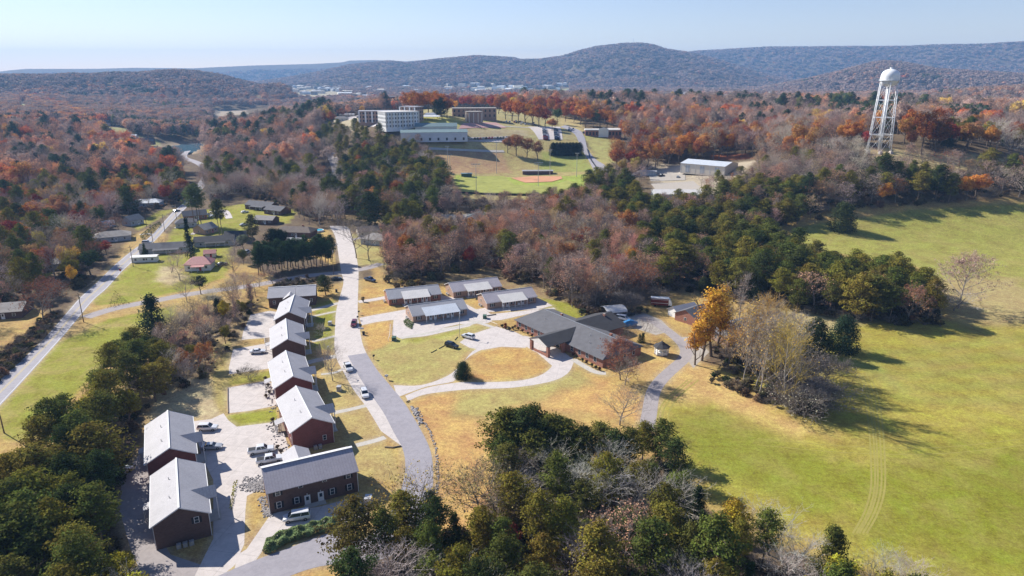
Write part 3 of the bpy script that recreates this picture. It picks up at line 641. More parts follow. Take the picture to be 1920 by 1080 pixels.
for dx in (-13,-6,-1,6,13): lane('tyre_track', [(1618+dx,700),(1634+dx,745),(1642+dx,800),(1646+dx,860),(1646+dx,915),(1634+dx,960),(1612+dx,1000)], .38, 'straw_track', .006, avoid=False)
for dx in (0,8,20): lane('tyre_track', [(1238+dx,830),(1233+dx,790),(1238+dx,765),(1255+dx,742),(1290+dx,712)], .38, 'straw_track', .006, avoid=False)
for dy in (0,12): lane('tyre_track', [(1420,822+dy),(1560,835+dy),(1700,840+dy),(1800,836+dy),(1925,822+dy)], .22, 'straw_track', .007, avoid=False)
lane('drive', [(1213,806),(1214,794),(1217,777),(1225,735),(1242,710),(1267,687),(1283,672),(1286,655),(1272,637),(1247,617),(1222,602),(1197,592)], 3.9, 'old_asphalt', .012)
lot('clinic_yard', [(1150,585),(1190,580),(1240,600),(1260,620),(1230,628),(1180,612),(1150,605)], 'gravel', .006)
lot('clinic_yard', [(1262,632),(1300,632),(1330,660),(1300,690),(1285,670)], 'gravel', .008)
# drives of the single-storey units
lane('drive', [(672,566),(700,562),(728,557),(735,560)], 3.2, 'concrete', .010)
strip('drive', [(674,596),(700,591),(745,583),(762,580)], [(678,610),(705,604),(738,600),(750,604)], 'concrete', .010)
lot('drive', [(738,600),(762,582),(800,600),(800,620),(890,606),(880,612),(800,630),(752,635),(735,628)], 'concrete', .014)
lot('drive', [(795,596),(905,578),(930,596),(915,606),(860,608),(800,622)], 'concrete', .018)
lane('footpath', [(752,634),(800,625),(860,612),(905,602),(950,590),(1000,584),(1040,578)], 1.8, 'walk', .021)
lot('drive', [(820,552),(850,558),(912,590),(960,585),(1010,580),(1012,584),(940,600),(900,602),(876,582),(850,572),(822,560)], 'concrete', .022)
lane('footpath', [(874,600),(900,606),(925,614)], 1.8, 'walk', .024)
lot('terrace', [(1000,555),(1036,573),(1010,580),(915,585),(905,578)], 'concrete', .026)
# lots and paths of the two-storey row
lot('car_park', [(470,590),(505,583),(520,585),(520,630),(505,633),(453,637),(456,622)], 'lot')
lot('car_park', [(437,655),(510,642),(512,690),(470,696),(430,702),(429,690)], 'lot')
lot('car_park', [(427,727),(500,714),(516,722),(520,760),(470,770),(427,775)], 'lot')
lot('car_park', [(360,790),(395,786),(419,775),(428,788),(444,800),(528,790),(545,860),(575,868),(560,880),(498,888),(492,915),(463,930),(460,960),(458,1020),(440,1060),(380,1110),(350,1110),(400,1010),(400,900),(380,860)], 'lot')
lot('drive', [(462,1030),(505,968),(520,968),(548,992),(500,1022),(480,1050),(440,1066),(445,1040)], 'lot', .012)
lot('drive', [(508,962),(520,975),(560,1000),(640,985),(690,965),(672,930),(600,950)], 'lot', .016)
lot('rear_drive', [(225,960),(228,900),(262,850),(300,840),(300,900),(296,1000),(320,1040),(380,1060),(400,1110),(280,1110),(245,1030)], 'old_asphalt', .004)
for p, w in ([(582,582),(610,575),(636,568)],2.4), ([(583,594),(610,588),(630,584)],1.4), ([(585,640),(606,636),(628,630)],1.6), ([(576,680),(600,674),(630,668)],2.8), ([(602,702),(630,698),(645,690)],1.2), ([(625,774),(655,768),(688,760)],1.8), ([(668,835),(700,827),(722,820)],1.8):
    lane('footpath', p, w, 'walk', .010)
# school grounds
strip('school_road', [(1050,238),(1075,250),(1083,262),(1090,280),(1103,300),(1113,320),(1118,335)], [(1060,235),(1085,244),(1096,258),(1102,280),(1118,300),(1136,312),(1140,330)], 'highway', .1)
lane('school_road', [(804,279),(850,281),(900,283),(945,284)], 4, 'walk', .1, avoid=False)
lane('school_road', [(1160,330),(1175,332),(1200,322),(1225,312)], 4, 'walk', .1, avoid=False)
lot('car_park', [(990,238),(1050,238),(1055,262),(1010,262)], 'lot', .1); lot('car_park', [(640,222),(690,214),(760,220),(770,238),(700,238)], 'lot', .1); lot('car_park', [(875,258),(950,256),(950,267),(800,268)], 'lot', .1)
lot('car_park', [(1215,322),(1285,308),(1285,338),(1220,340)], 'gravel', .1); lot('car_park', [(1220,345),(1300,340),(1330,365),(1240,370)], 'gravel', .1)
lot('court', [(868,232),(930,230),(950,240),(860,242)], 'court', .14); lot('infield', [(958,334),(1000,330.5),(1052,331),(1055,335),(1035,341),(985,343)], 'clay', .14)
lot('outfield', [(862,332),(945,330),(965,347),(1035,348),(1065,338),(1078,345),(1050,364),(862,362)], 'turf', .10)
lane('school_road', [(880,222),(900,232),(960,238),(1000,240)], 4, 'walk', .1, avoid=False)
lot('shop_yard', [(820,414),(880,400),(930,398),(935,425),(900,440),(830,440)], 'gravel', .1)
lane('side_road', [(610,280),(628,300),(632,330),(615,360),(606,380)], 5, 'old_asphalt', .05)
for p, w in ([(328,428),(350,424),(368,420)],2.5), ([(310,466),(340,462),(400,454)],2.2), ([(395,398),(420,395),(430,410)],4), ([(38,200),(42,208),(50,216)],6), ([(360,440),(380,428),(395,420)],2.5), ([(262,440),(275,438),(285,440)],2.5): lane('drive', p, w, 'concrete', .01, avoid=False)

# worn gravel verge where grass meets paving
cf = colf.copy(); near = (np.abs(V[:,0]) < 420) & (V[:,1] > 60) & (V[:,1] < 420); ix = np.where(near)[0]; gx_, gy_ = V[ix,0], V[ix,1]; wv = .5+.5*wob(gx_, gy_, 7, 3); m_ = np.zeros(len(ix))
for W in PAVED:
    xs = [p[0] for p in W]; ys = [p[1] for p in W]; k = np.where((gx_ > min(xs)-2) & (gx_ < max(xs)+2) & (gy_ > min(ys)-2) & (gy_ < max(ys)+2))[0]
    if len(k): dd = pdist(gx_[k], gy_[k], [tuple(q) for q in W], True); m_[k] = np.maximum(m_[k], np.clip(1-dd/1.6, 0, 1)*(.35+.5*wv[k]))
cf[ix,:3] = cf[ix,:3]*(1-m_[:,None])+np.array((.40,.33,.22))*m_[:,None]
ground.data.attributes['zone'].data.foreach_set('color', cf.astype(np.float32).ravel())
# ------------------------------------------------------------------ building kit (local x = along the ridge, -y = front)
def slab_roof(name, polys, mat, parent, th=.14, ribaxis=0):
    """thick roof planes; polys = outlines of 3-D points, seams follow the slope"""
    mb = MB(); rib = []
    for p in polys:
        top = [tuple(q) for q in p]; bot = [(x,y,z-th) for x,y,z in p]; n = len(mb.v)
        mb.poly(top); mb.poly(bot[::-1]); k = len(p)
        for i in range(k): j = (i+1) % k; mb.poly([top[j], top[i], bot[i], bot[j]])
    me = mb.mesh(name, mat); at = me.attributes.new('rib', 'FLOAT', 'POINT')
    at.data.foreach_set('value', [v[ribaxis] for v in mb.v]); return link(name, me, parent)
SIDES = {'f': (0,-1), 'b': (0,1), 'l': (-1,0), 'r': (1,0)}
def wallpt(L, W, side, s, z, d):
    if side == 'f': return (s, -W/2-d, z)
    if side == 'b': return (s, W/2+d, z)
    if side == 'l': return (-L/2-d, s, z)
    return (L/2+d, s, z)
def slabon(mb, L, W, side, s, z, w, h, d0, d1, mi=0):
    a = wallpt(L, W, side, s, z, d0); b = wallpt(L, W, side, s, z, d1)
    if side in 'fb': mb.box(s-w/2, s+w/2, min(a[1],b[1]), max(a[1],b[1]), z-h/2, z+h/2, mi)
    else: mb.box(min(a[0],b[0]), max(a[0],b[0]), s-w/2, s+w/2, z-h/2, z+h/2, mi)
def window(par, L, W, side, s, z, w=1.0, h=1.5, shutters=False, pane='glass', off=(0,0), frame='trim'):
    mb = MB(); slabon(mb, L, W, side, s, z, w, h, -.05, .05)
    f = mb.build('window', M[frame], par, (off[0], off[1], 0))
    g = MB()
    for k in (-1, 1): slabon(g, L, W, side, s, z+k*h*.235, w-.2, h*.42, .02, .065)
    g.build('pane', M[pane], f)
    if shutters:
        for k in (-1, 1):
            q = MB(); slabon(q, L, W, side, s+k*(w/2+.24), z, .38, h, -.03, .045); q.build('shutter', M['shutter'], f)
    return f
def door(par, L, W, side, s, w=1.0, h=2.1, mat='trim', z0=.1, off=(0,0)):
    mb = MB(); slabon(mb, L, W, side, s, z0+h/2, w+.24, h+.12, -.05, .04); d = mb.build('door_frame', M['trim'], par, (off[0], off[1], 0))
    q = MB(); slabon(q, L, W, side, s, z0+h/2, w, h, .0, .07); q.build('door', M[mat], d)
    g = MB(); slabon(g, L, W, side, s, z0+h*.68, w*.6, h*.4, .03, .085); g.build('pane', M['glass'], d)
def gable_walls(L, W, ze, zr, mat, parent, mb=None, dx=0, dy=0):
    own = mb is None; mb = mb or MB(); x0, x1, y0, y1 = -L/2+dx, L/2+dx, -W/2+dy, W/2+dy
    A = lambda x: [(x,y0,0),(x,y1,0),(x,y1,ze),(x,dy,zr),(x,y0,ze)]
    mb.hull([A(x0), A(x1)])
    if own: return mb.build('wall', M[mat], parent)
def gable_planes(L, W, ze, zr, ov=.5, dx=0, dy=0, ovx=.4):
    s = (zr-ze)/(W/2); e = ze-s*ov+.12; t = zr+.12; x0, x1 = -L/2-ovx+dx, L/2+ovx+dx; y = W/2+ov
    return [[(x0,-y+dy,e),(x1,-y+dy,e),(x1,dy,t),(x0,dy,t)], [(x1,y+dy,e),(x0,y+dy,e),(x0,dy,t),(x1,dy,t)]]
def cross_planes(x0, w, yf, zr, ze, W, mze, mzr, ov=.35, sgn=-1):
    """small gable roof with its ridge across the house; joins the main slope"""
    s = (mzr-mze)/(W/2); yat = lambda z: (mzr+.12-z)/s; r = zr+.14; e = ze+.14-(zr-ze)/(w/2)*ov; h = w/2+ov
    yb, ye = yat(r)*sgn, yat(e)*sgn
    if abs(ye) > abs(yf): ye = yf*.98
    p = [[(x0,yf,r),(x0-h,yf,e),(x0-h,ye,e),(x0,yb,r)], [(x0+h,yf,e),(x0,yf,r),(x0,yb,r),(x0+h,ye,e)]]
    return p if sgn < 0 else [q[::-1] for q in p]
def view_gap(e, w, d=50):
    """open lawn in front of a far house"""
    p = np.array(e.location[:2]); u = -p/np.linalg.norm(p); n_ = np.array([-u[1], u[0]])*w/2; AVOID.append([tuple(q) for q in (p-n_, p+n_, p+n_+u*d, p-n_+u*d)])
def at_ridge(name, label, cat, A, B, group=None):
    cx, cy = (A[0]+B[0])/2, (A[1]+B[1])/2
    return empty(name, (cx, cy, hz(cx, cy)), math.atan2(B[1]-A[1], B[0]-A[0]), label, cat, group)
def footprint(e, L, W, m=1.5, dx=0, dy=0):
    a = e.rotation_euler.z; c, s = math.cos(a), math.sin(a)
    AVOID.append([(e.location.x+c*x-s*y, e.location.y+s*x+c*y) for x, y in [(-L/2-m+dx,-W/2-m+dy),(L/2+m+dx,-W/2-m+dy),(L/2+m+dx,W/2+m+dy),(-L/2-m+dx,W/2+m+dy)]])
# ---- two-storey row houses
ROW = [
 ((541,586),(552,551),'brick_brown','grey-white metal roofed house standing just in front of the wide far house of the row'),
 ((539,636),(535.5,597),'brick_brown','metal roofed two-storey house beside the lot with the lone white sedan'),
 ((549,705),(535.5,657.5),'brick_maroon','maroon brick two-storey house with two bare saplings on its street lawn'),
 ((585,784),(554,722.5),'brick_maroon','maroon brick two-storey house with the rock garden and deck behind it'),
 ((317.5,839.5),(314,770),'brick_maroon','maroon brick two-storey house beside the white and silver cars'),
 ((335,952),(330,859),'brick_brown','nearest two-storey house, a mauve brown gable with one upper window, lawn in its shadow')]
GR_ROW = 'two-storey apartment houses with white metal roofs'
for k, (f, b, bm_, lab) in enumerate(ROW):
    A = P(*f, 8.0); B = P(*b, 8.0); ax = np.array(B[:2])-np.array(A[:2]); L = np.linalg.norm(ax); ax = ax/L
    e = at_ridge('apartment_house', lab, 'house', A, B, GR_ROW); Lw, Ww = 18.4, 9.4; footprint(e, Lw, Ww, 2.5)
    gable_walls(Lw, Ww, 5.4, 7.9, bm_, e)
    s = slab_roof('roof', gable_planes(Lw, Ww, 5.4, 7.9), M['roof_white'], e)
    MB().box(-Lw/2-.42, Lw/2+.42, -.16, .16, 8.02, 8.10).build('ridge_cap', M['trim'], s)
    for x in (-Lw/2-.43, Lw/2+.43): MB().poly([(x,-5.2,5.29),(x,-5.2,5.05),(x,0,7.82),(x,5.2,5.05),(x,5.2,5.29),(x,0,8.06)]).build('fascia', M['trim'], s)
    for sg in (-1, 1):
        MB().box(-Lw/2-.4, Lw/2+.4, sg*5.23-.07, sg*5.23+.07, 5.12, 5.26).build('gutter', M['trim'], s)
        for x in (-Lw/2+.1, Lw/2-.1): MB().cyl(x, sg*(Ww/2+.08), 0, 5.15, .06, n=6).build('downpipe', M['trim'], e)
    for x in (-4, 3): MB().cyl(x, 1.6, 7.0, 7.75, .07).build('vent_pipe', M['galv'], s)
    # entrance porch with its own small gable, street side
    px0 = -2.2 if k < 4 else -2.5
    slab_roof('porch_roof', cross_planes(px0, 3.4, -6.7, 6.75, 5.5, Ww, 5.4, 7.9), M['roof_grey'] if k in (3,5) else M['roof_white'], e, .1, 1)
    MB().hull([[(px0-1.7,y,5.5),(px0+1.7,y,5.5),(px0,y,6.7)] for y in (-6.6,-6.5)]).build('porch_gable', M['trim'], e)
    for q in (-1.5, 1.5): MB().box(px0+q-.09, px0+q+.09, -6.6, -6.42, .1, 5.5).build('porch_post', M['trim'], e)
    MB().box(px0-2, px0+2, -6.9, -Ww/2, 0, .12).build('porch_floor', M['walk'], e)
    for q in (-.8, .8): door(e, Lw, Ww, 'f', px0+q*1.0, .9)
    for x in (-7.2, -5, 2.2, 4.8, 7.4):
        for z in (1.6, 4.3): window(e, Lw, Ww, 'f', x, z, .95, 1.4, True)
    for x in (-6.5, -2.5, 2.5, 6.5):
        for z in (1.6, 4.3): window(e, Lw, Ww, 'b', x, z, .95, 1.4)
    window(e, Lw, Ww, 'l', -2.6 if k in (3,5) else 2.4, 4.3 if k == 5 else 1.9, .9, 1.35, k == 5)
    for q in (-1.7, .1):  # back stoop, posts and units
        pass
    if k in (3, 5):
        for q in range(2 if k == 3 else 3): 
            h_ = MB().box(-Lw/2-1.5, -Lw/2-.7, -1.6+q*1.1, -.8+q*1.1, 0, .85); h_.cyl(-Lw/2-1.1, -1.2+q*1.1, .85, .9, .3, n=12)
            h_.build('heat_pump', M['galv'], e)
    slab_roof('stoop_roof', [[(4.0,Ww/2-.02,2.9),(1.4,Ww/2-.02,2.9),(1.4,Ww/2+2.2,2.35),(4.0,Ww/2+2.2,2.35)]], M['roof_white'], e, .1)
    for q in (1.55, 3.85): MB().box(q-.07, q+.07, Ww/2+2.0, Ww/2+2.14, 0, 2.3).build('stoop_post', M['trim'], e)
# ---- brown two-storey building at the foot of the row
A = P(490,877,8); B = P(659,838,8)
e = at_ridge('apartment_house', 'long brown brick house with two white front doors and dark window shutters', 'house', A, B, None); Lw, Ww = 17.8, 10.0; footprint(e, Lw, Ww, 2.5)
gable_walls(Lw, Ww, 5.3, 7.9, 'brick_brown', e); s = slab_roof('roof', gable_planes(Lw, Ww, 5.3, 7.9), M['roof_brown'], e)
MB().box(-Lw/2-.45, Lw/2+.45, -.35, .35, 8.0, 8.09).build('ridge_cap', M['trim'], s)
slab_roof('porch_roof', cross_planes(-1.5, 5.2, 8.6, 6.6, 5.2, Ww, 5.3, 7.9, sgn=1), M['roof_white'], e, .1, 1)
MB().poly([(1.1,8.5,5.2),(-4.1,8.5,5.2),(-1.5,8.5,6.6)]).build('porch_gable', M['trim'], e)
for q in (-4, 1): MB().box(q-.1, q+.1, 8.3, 8.5, 0, 5.2).build('porch_post', M['trim'], e)
for x in (-7.1, -2.6, 2.2, 7.1):
    window(e, Lw, Ww, 'f', x, 4.45 if abs(x) > 5 else 4.75, .95, 1.3 if abs(x) > 5 else .8, abs(x) > 5)
for x in (-7.1, -3.6, 3.6, 7.2): window(e, Lw, Ww, 'f', x, 1.65, .95, 1.45, True)
for x in (-1.5, 1.2): door(e, Lw, Ww, 'f', x, .95, 2.1)
MB().box(-2.3, 2, -Ww/2-1.4, -Ww/2, 0, .14).build('door_step', M['walk'], e)
for x in (-1.5, 1.2): MB().box(x-.08, x+.08, -Ww/2-.2, -Ww/2, 2.45, 2.65).build('door_lamp', M['trim'], e)
for y in (-2, 2): window(e, Lw, Ww, 'r', y, 4.3, .9, 1.3); window(e, Lw, Ww, 'r', y, 1.6, .9, 1.3)
MB().cyl(Lw/2+.1, -Ww/2-.05, 0, 5.2, .07).build('downpipe', M['trim'], e); MB().cyl(-Lw/2-.05, -Ww/2-.08, 0, 5.2, .07).build('downpipe', M['trim'], e)
# ---- wide building at the far end of the row
A = P(506,539,6.4); B = P(590,534,6.4)
e = at_ridge('apartment_house', 'wide house at the far end of the row, pale roof crossed by a small gable', 'house', A, B, None); Lw, Ww = 17, 11; footprint(e, Lw, Ww, 3)
gable_walls(Lw, Ww, 4.2, 6.3, 'brick_brown', e); s = slab_roof('roof', gable_planes(Lw, Ww, 4.2, 6.3, .7), M['roof_white'], e); MB().box(-8.9, 8.9, -.2, .2, 6.4, 6.48).build('ridge_cap', M['trim'], s)
slab_roof('porch_roof', cross_planes(-.5, 4.4, -8.2, 5.2, 3.9, Ww, 4.2, 6.3), M['roof_white'], e, .1, 1)
for x in (-6.5, 4, 7): window(e, Lw, Ww, 'f', x, 2, 1, 1.4)
door(e, Lw, Ww, 'f', 1.8); window(e, Lw, Ww, 'l', 0, 2, 1, 1.4)
# ---- single-storey duplexes with a shed porch
DUP = [((725,542.5),(819,533),'roof_grey','porch_white','brick duplex with pale porch roof, first one up from the street with its own footpath'),
       ((765,572.5),(867.5,559),'roof_grey','roof_hall','duplex nearest the grass hill, smooth blue-grey porch roof, shrub at its corner'),
       ((840,530),(932.5,519),'roof_brown','porch_white','farthest of the brick duplexes, right against the wood, ribbed pale porch roof'),
       ((900,550),(999,537.5),'roof_brown','porch_white','duplex right behind the clinic with a ribbed grey roof and lattice porch')]
for k, (a, b, rm, pm, lab) in enumerate(DUP):
    A = P(*a, 5.0); B = P(*b, 5.0); e = at_ridge('duplex', lab, 'house', A, B, 'single-storey brick duplexes'); Lw, Ww = 20.2, 10.4; footprint(e, Lw, Ww, 2.5)
    gable_walls(Lw, Ww, 2.8, 4.9, 'brick_tan' if k else 'brick', e); s = slab_roof('roof', gable_planes(Lw, Ww, 2.8, 4.9, .45), M[rm], e); MB().box(-10.5, 10.5, -.2, .2, 4.98, 5.06).build('ridge_cap', M['metal'], s)
    for x in (-Lw/2-.43, Lw/2+.43): MB().poly([(x,-5.65,2.74),(x,-5.65,2.54),(x,0,4.82),(x,5.65,2.54),(x,5.65,2.74),(x,0,5.02)]).build('fascia', M['trim'], s)
    pw = 10.5 if k != 1 else 13
    slab_roof('porch_roof', [[(-pw/2+.4,-7.6,2.75),(pw/2+.4,-7.6,2.75),(pw/2+.4,-2.1,4.25),(-pw/2+.4,-2.1,4.25)]], M[pm], e, .1)
    for q in range(5): x = -pw/2+.7+q*(pw-.6)/4; MB().box(x-.08, x+.08, -7.5, -7.34, .1, 2.66).build('porch_post', M['trim'], e)
    if k == 3: 
        for q in range(4): x = -pw/2+.7+(q+.5)*(pw-.6)/4; MB().box(x-1.1, x+1.1, -7.46, -7.40, .9, 1.0).box(x-1.1, x+1.1, -7.46, -7.40, .2, .28).build('porch_rail', M['trim'], e)
    MB().box(-pw/2, pw/2+.8, -7.7, -Ww/2, 0, .12).build('porch_floor', M['walk'], e)
    for x in (-3.6, -1.9, 2.9, 4.5): door(e, Lw, Ww, 'f', x, .85, 2.05, 'trim')
    for x in (-8, 8): window(e, Lw, Ww, 'f', x, 1.55, 1.1, 1.3, True)
    for x in (-.2, 1.1): window(e, Lw, Ww, 'f', x, 1.5, .9, 1.2)
    window(e, Lw, Ww, 'l', 1.5, 1.6, .9, 1.2); MB().box(-10.6, 10.6, -5.75, -5.62, 2.52, 2.66).build('gutter', M['trim'], s)
    for y in (-1, .6): MB().box(-Lw/2-1.3, -Lw/2-.6, y-.35, y+.35, 0, .8).build('heat_pump', M['galv'], e)
    for x in (-4, 1, 6): MB().box(x-.18, x+.18, 1.2, 1.5, 4.3, 4.75).build('roof_vent', M['galv'], s)
    MB().cyl(-3, 2, 4.2, 4.9, .08).build('vent_pipe', M['galv'], s)
# ---- clinic with hipped main roof, rear wing and drive-through canopy
A = P(1019,579,6); B = P(1157,636,6); e = empty('clinic', (A[0], A[1], 0), math.atan2(B[1]-A[1], B[0]-A[0]), 'sprawling brick clinic with charcoal shingle roofs and a gabled drive-through canopy', 'building')
a = e.rotation_euler.z; c_, s_ = math.cos(a), math.sin(a)
loc = lambda x, y: (A[0]+c_*x-s_*y, A[1]+s_*x+c_*y)
AVOID.append([loc(*q) for q in [(-6,-12),(42,-12),(42,10),(26,19),(7,19),(-6,10)]]); AVOID.append([loc(*q) for q in [(12,-19),(26,-19),(26,-8),(12,-8)]])
MB().box(-3.4, 39.4, -9.3, 7.3, 0, 3.0).build('wall', M['brick'], e)
MB().box(9, 23, 7.3, 16.5, 0, 3.0).build('rear_wall', M['brick'], e)
z0, z1 = 3.02, 6.0
r_ = slab_roof('roof', [[(-4,-10,z0),(40,-10,z0),(36,0,z1),(0,0,z1)], [(40,8,z0+.1),(-4,8,z0+.1),(0,0,z1),(36,0,z1)], [(40,-10,z0),(40,8,z0+.1),(36,0,z1)], [(-4,8,z0+.1),(-4,-10,z0),(0,0,z1)]], M['shingle'], e)
MB().box(-.2, 36.2, -.18, .18, 5.98, 6.07).build('ridge_cap', M['metal'], r_)
slab_roof('wing_roof', [[(16,0,5.9),(16,17.3,5.9),(8.2,17.3,3.0),(8.2,8.1,3.0)], [(16,17.3,5.9),(16,0,5.9),(23.8,8.1,3.0),(23.8,17.3,3.0)]], M['shingle_dark'], e)
MB().poly([(9,16.5,3.0),(23,16.5,3.0),(16,16.5,5.75)]).build('wing_gable', M['brick'], e)
slab_roof('canopy_roof', [[(19,-17.8,5.5),(19,-1.7,5.5),(14.2,-8.6,3.7),(14.2,-17.8,3.7)], [(19,-1.7,5.5),(19,-17.8,5.5),(23.8,-17.8,3.7),(23.8,-8.6,3.7)]], M['shingle_dark'], e)
MB().poly([(14.3,-17.7,3.6),(23.7,-17.7,3.6),(19,-17.7,5.35)]).poly([(23.7,-17.6,3.6),(14.3,-17.6,3.6),(19,-17.6,5.35)]).build('canopy_gable', M['trim'], e)
MB().box(14.4, 23.6, -17.5, -10.05, 3.45, 3.52).build('canopy_ceiling', M['white'], e)
for x in (14.9, 23.1):
    for y in (-17.1, -10.9): MB().box(x-.45, x+.45, y-.45, y+.45, 0, 3.44).build('canopy_column', M['brick'], e)
MB().box(15.35, 22.6, -17.3, -16.9, 0, .7).build('planter_wall', M['brick'], e)
for x in (-1.5, 2, 5.5, 9, 12.5, 25.5, 29, 32.5, 36):
    window(e, 0, 18.6, 'f', x, 1.75, 1.3, 1.6)
door(e, 0, 18.6, 'f', 18.6, 1.8, 2.3, 'glass')
for y in (-5, 0, 4): 
    mb = MB(); mb.box(39.35, 39.45, y-.6, y+.6, 1, 2.5); w_ = mb.build('window', M['trim'], e); MB().box(39.42, 39.5, y-.45, y+.45, 1.15, 2.35).build('pane', M['glass'], w_)
for x, y, z in ((8, 1.5, 5.5), (32, 1.2, 5.6), (17, 13, 5.5)): MB().box(x-.45, x+.45, y-.35, y+.35, z-.6, z+.75).build('chimney', M['brick'], r_)
for x, y, z in ((6,-4,4.9), (27,-3,5.2), (30,-6,4.3)): MB().cyl(x, y, z-.2, z+.55, .09).build('vent_pipe', M['galv'], r_)
# ---- generic houses
def house(px, py, L, W, az, ze=2.8, zr=4.8, roof='shingle', wall='siding', label='', group=None, hip=0.0, porch=False, cat='house', name='house', detail=True, wins=3, chim=False):
    g = G(px, py); e = empty(name, tuple(g), math.radians(90-az), label, cat, group); footprint(e, L, W, 2)
    if hip:
        MB().box(-L/2, L/2, -W/2, W/2, -1, ze).build('wall', M[wall], e); o = .5; h = hip
        slab_roof('roof', [[(-L/2-o,-W/2-o,ze),(L/2+o,-W/2-o,ze),(L/2-h,0,zr),(-L/2+h,0,zr)], [(L/2+o,W/2+o,ze),(-L/2-o,W/2+o,ze),(-L/2+h,0,zr),(L/2-h,0,zr)], [(L/2+o,-W/2-o,ze),(L/2+o,W/2+o,ze),(L/2-h,0,zr)], [(-L/2-o,W/2+o,ze),(-L/2-o,-W/2-o,ze),(-L/2+h,0,zr)]], M[roof], e)
    else:
        mb = MB(); gable_walls(L, W, ze, zr, wall, e, mb); mb.box(-L/2, L/2, -W/2, W/2, -1, -.01); mb.build('wall', M[wall], e)
        slab_roof('roof', gable_planes(L, W, ze, zr, .45), M[roof], e)
    if detail:
        for i in range(wins):
            x = -L/2+L*(i+.5)/wins
            if abs(x-L*.1) > .9: window(e, L, W, 'f', x, ze*.55, 1.1, ze*.4)
        door(e, L, W, 'f', L*.1, .95, min(2.05, ze-.35), 'red' if 'pink' in label else 'trim')
        if W > 5: window(e, L, W, 'l', 0, ze*.55, 1, ze*.4)
    if porch:
        slab_roof('porch_roof', [[(-L*.22,-W/2-2.6,ze-.5),(L*.3,-W/2-2.6,ze-.5),(L*.3,-W/2,ze),(-L*.22,-W/2,ze)]], M[roof], e, .1)
        for x in (-L*.2, L*.05, L*.28): MB().box(x-.07, x+.07, -W/2-2.5, -W/2-2.36, 0, ze-.55).build('porch_post', M['trim'], e)
    if chim: MB().box(L*.2-.4, L*.2+.4, .2, .9, ze, zr+.8).build('chimney', M['brick'], e)
    return e
house(250,421,9,7,20,3.2,5.6,'shingle_light','siding','small pale two-tone house just across the highway hedge, russet tree at its side')
house(212,450,17,10,62,2.8,5,'shingle_light','siding','low house with a broad tan-grey hipped roof left of the highway','','' and 0 or 3.0) if False else house(212,450,17,10,62,2.8,5,'shingle_light','siding','low house with a broad tan-grey hipped roof left of the highway',hip=4)
house(128,500,17,9,70,2.8,4.8,'shingle_light','siding','grey roofed house half hidden under bare trees left of the highway',hip=3)
house(10,590,15,11,75,2.7,4.6,'shingle_light','brick_brown','flat-looking grey roofed house at the left edge beside the blue pickup')
house(366,410,13,8,62,2.8,5.2,'shingle','brick','red brick house under tall pines, the last before the wood')
house(350,424,11,8,68,2.7,4.8,'shingle','siding','small grey house on the highway side, just below the red brick one',hip=3)
house(386,436,9,9,25,2.8,5.2,'shingle_light','brick_tan','pinkish brick garage house with its gable to the camera')
house(404,458,19,9,74,2.7,4.5,'shingle_dark','siding','long dark roofed ranch house beside the pointed dark evergreen',porch=True); house(444,448,11,8,78,2.7,4.4,'shingle_dark','brick_brown','dark roofed wing house at the right end of the long ranch')
house(313,471,23,8.5,76,2.7,4.5,'shingle','siding','long grey roofed ranch house beside the small cone-shaped evergreen',porch=True)
house(376,503,11,9,80,3.0,5.6,'roof_red','white','white house with a faded pink-red metal roof and porch',hip=3,porch=True,chim=True)
house(395,481,5,4,75,2.2,3.4,'roof_red','cream','tiny cream shed with a pinkish roof behind the pink roofed house',wins=1); house(273,490,11,3.6,80,2.6,2.95,'white','white','white box trailer home parked on the lawn by the highway',cat='trailer',name='mobile_home')
house(275,386,19,10,80,2.8,4.8,'roof_hall','siding_blue','blue-white roofed house sunk in tree shadow at the head of the highway',hip=3)
house(203,424,6,5,40,2.3,3.4,'roof_hall','siding','tiny grey shed in the shade at the wood edge',wins=1)
house(492,391,20,9,112,2.8,4.8,'shingle','brick_brown','long grey roofed ranch house, left one of the pair on the green knoll',porch=True); house(521,400,14,9,118,2.8,4.8,'shingle','brick_brown','shorter grey roofed ranch house, right one of the pair on the green knoll')
house(500,418,12,8,100,2.7,4.4,'shingle_light','brick_brown','pale roofed house below the knoll pair, mostly behind dark trees')
house(583,356,17,10,105,3.2,5.6,'roof_hall','white','white house with a bright roof alone in the wood by the lane')
house(556,441,20,10,97,2.8,5,'shingle_brown','brick_brown','brown roofed house next to the swimming pool',chim=True,hip=3)
house(555,457,9,6,95,2.3,3.2,'roof_white','white','low white-roofed outbuilding between the pool house and the pine row',wins=2)
house(708,456,14,10,110,3,5.4,'shingle_light','siding','tan roofed house beyond the two big bare trees',hip=4); house(693,440,13,8,70,2.8,4.8,'shingle_brown','cream','brown roofed house behind the tan one, red shrubs around it')
for a_ in ((842,416,13,8,95,'pair-shed with a teal metal roof, the left of two sheds in the wood clearing',10),(843,428,10,7,95,'low teal roofed shed in front of the larger one in the clearing',8)):
    house(a_[0],a_[1],a_[2],a_[3],a_[4],3,4.3,'roof_teal','cream',a_[5],name='storage_shed',cat='shed',wins=2)
house(893,413,10,8,20,3.2,4.4,'roof_teal','white','white garage with a sea-green roof and big door, alone in the clearing',name='garage',cat='garage',wins=1)
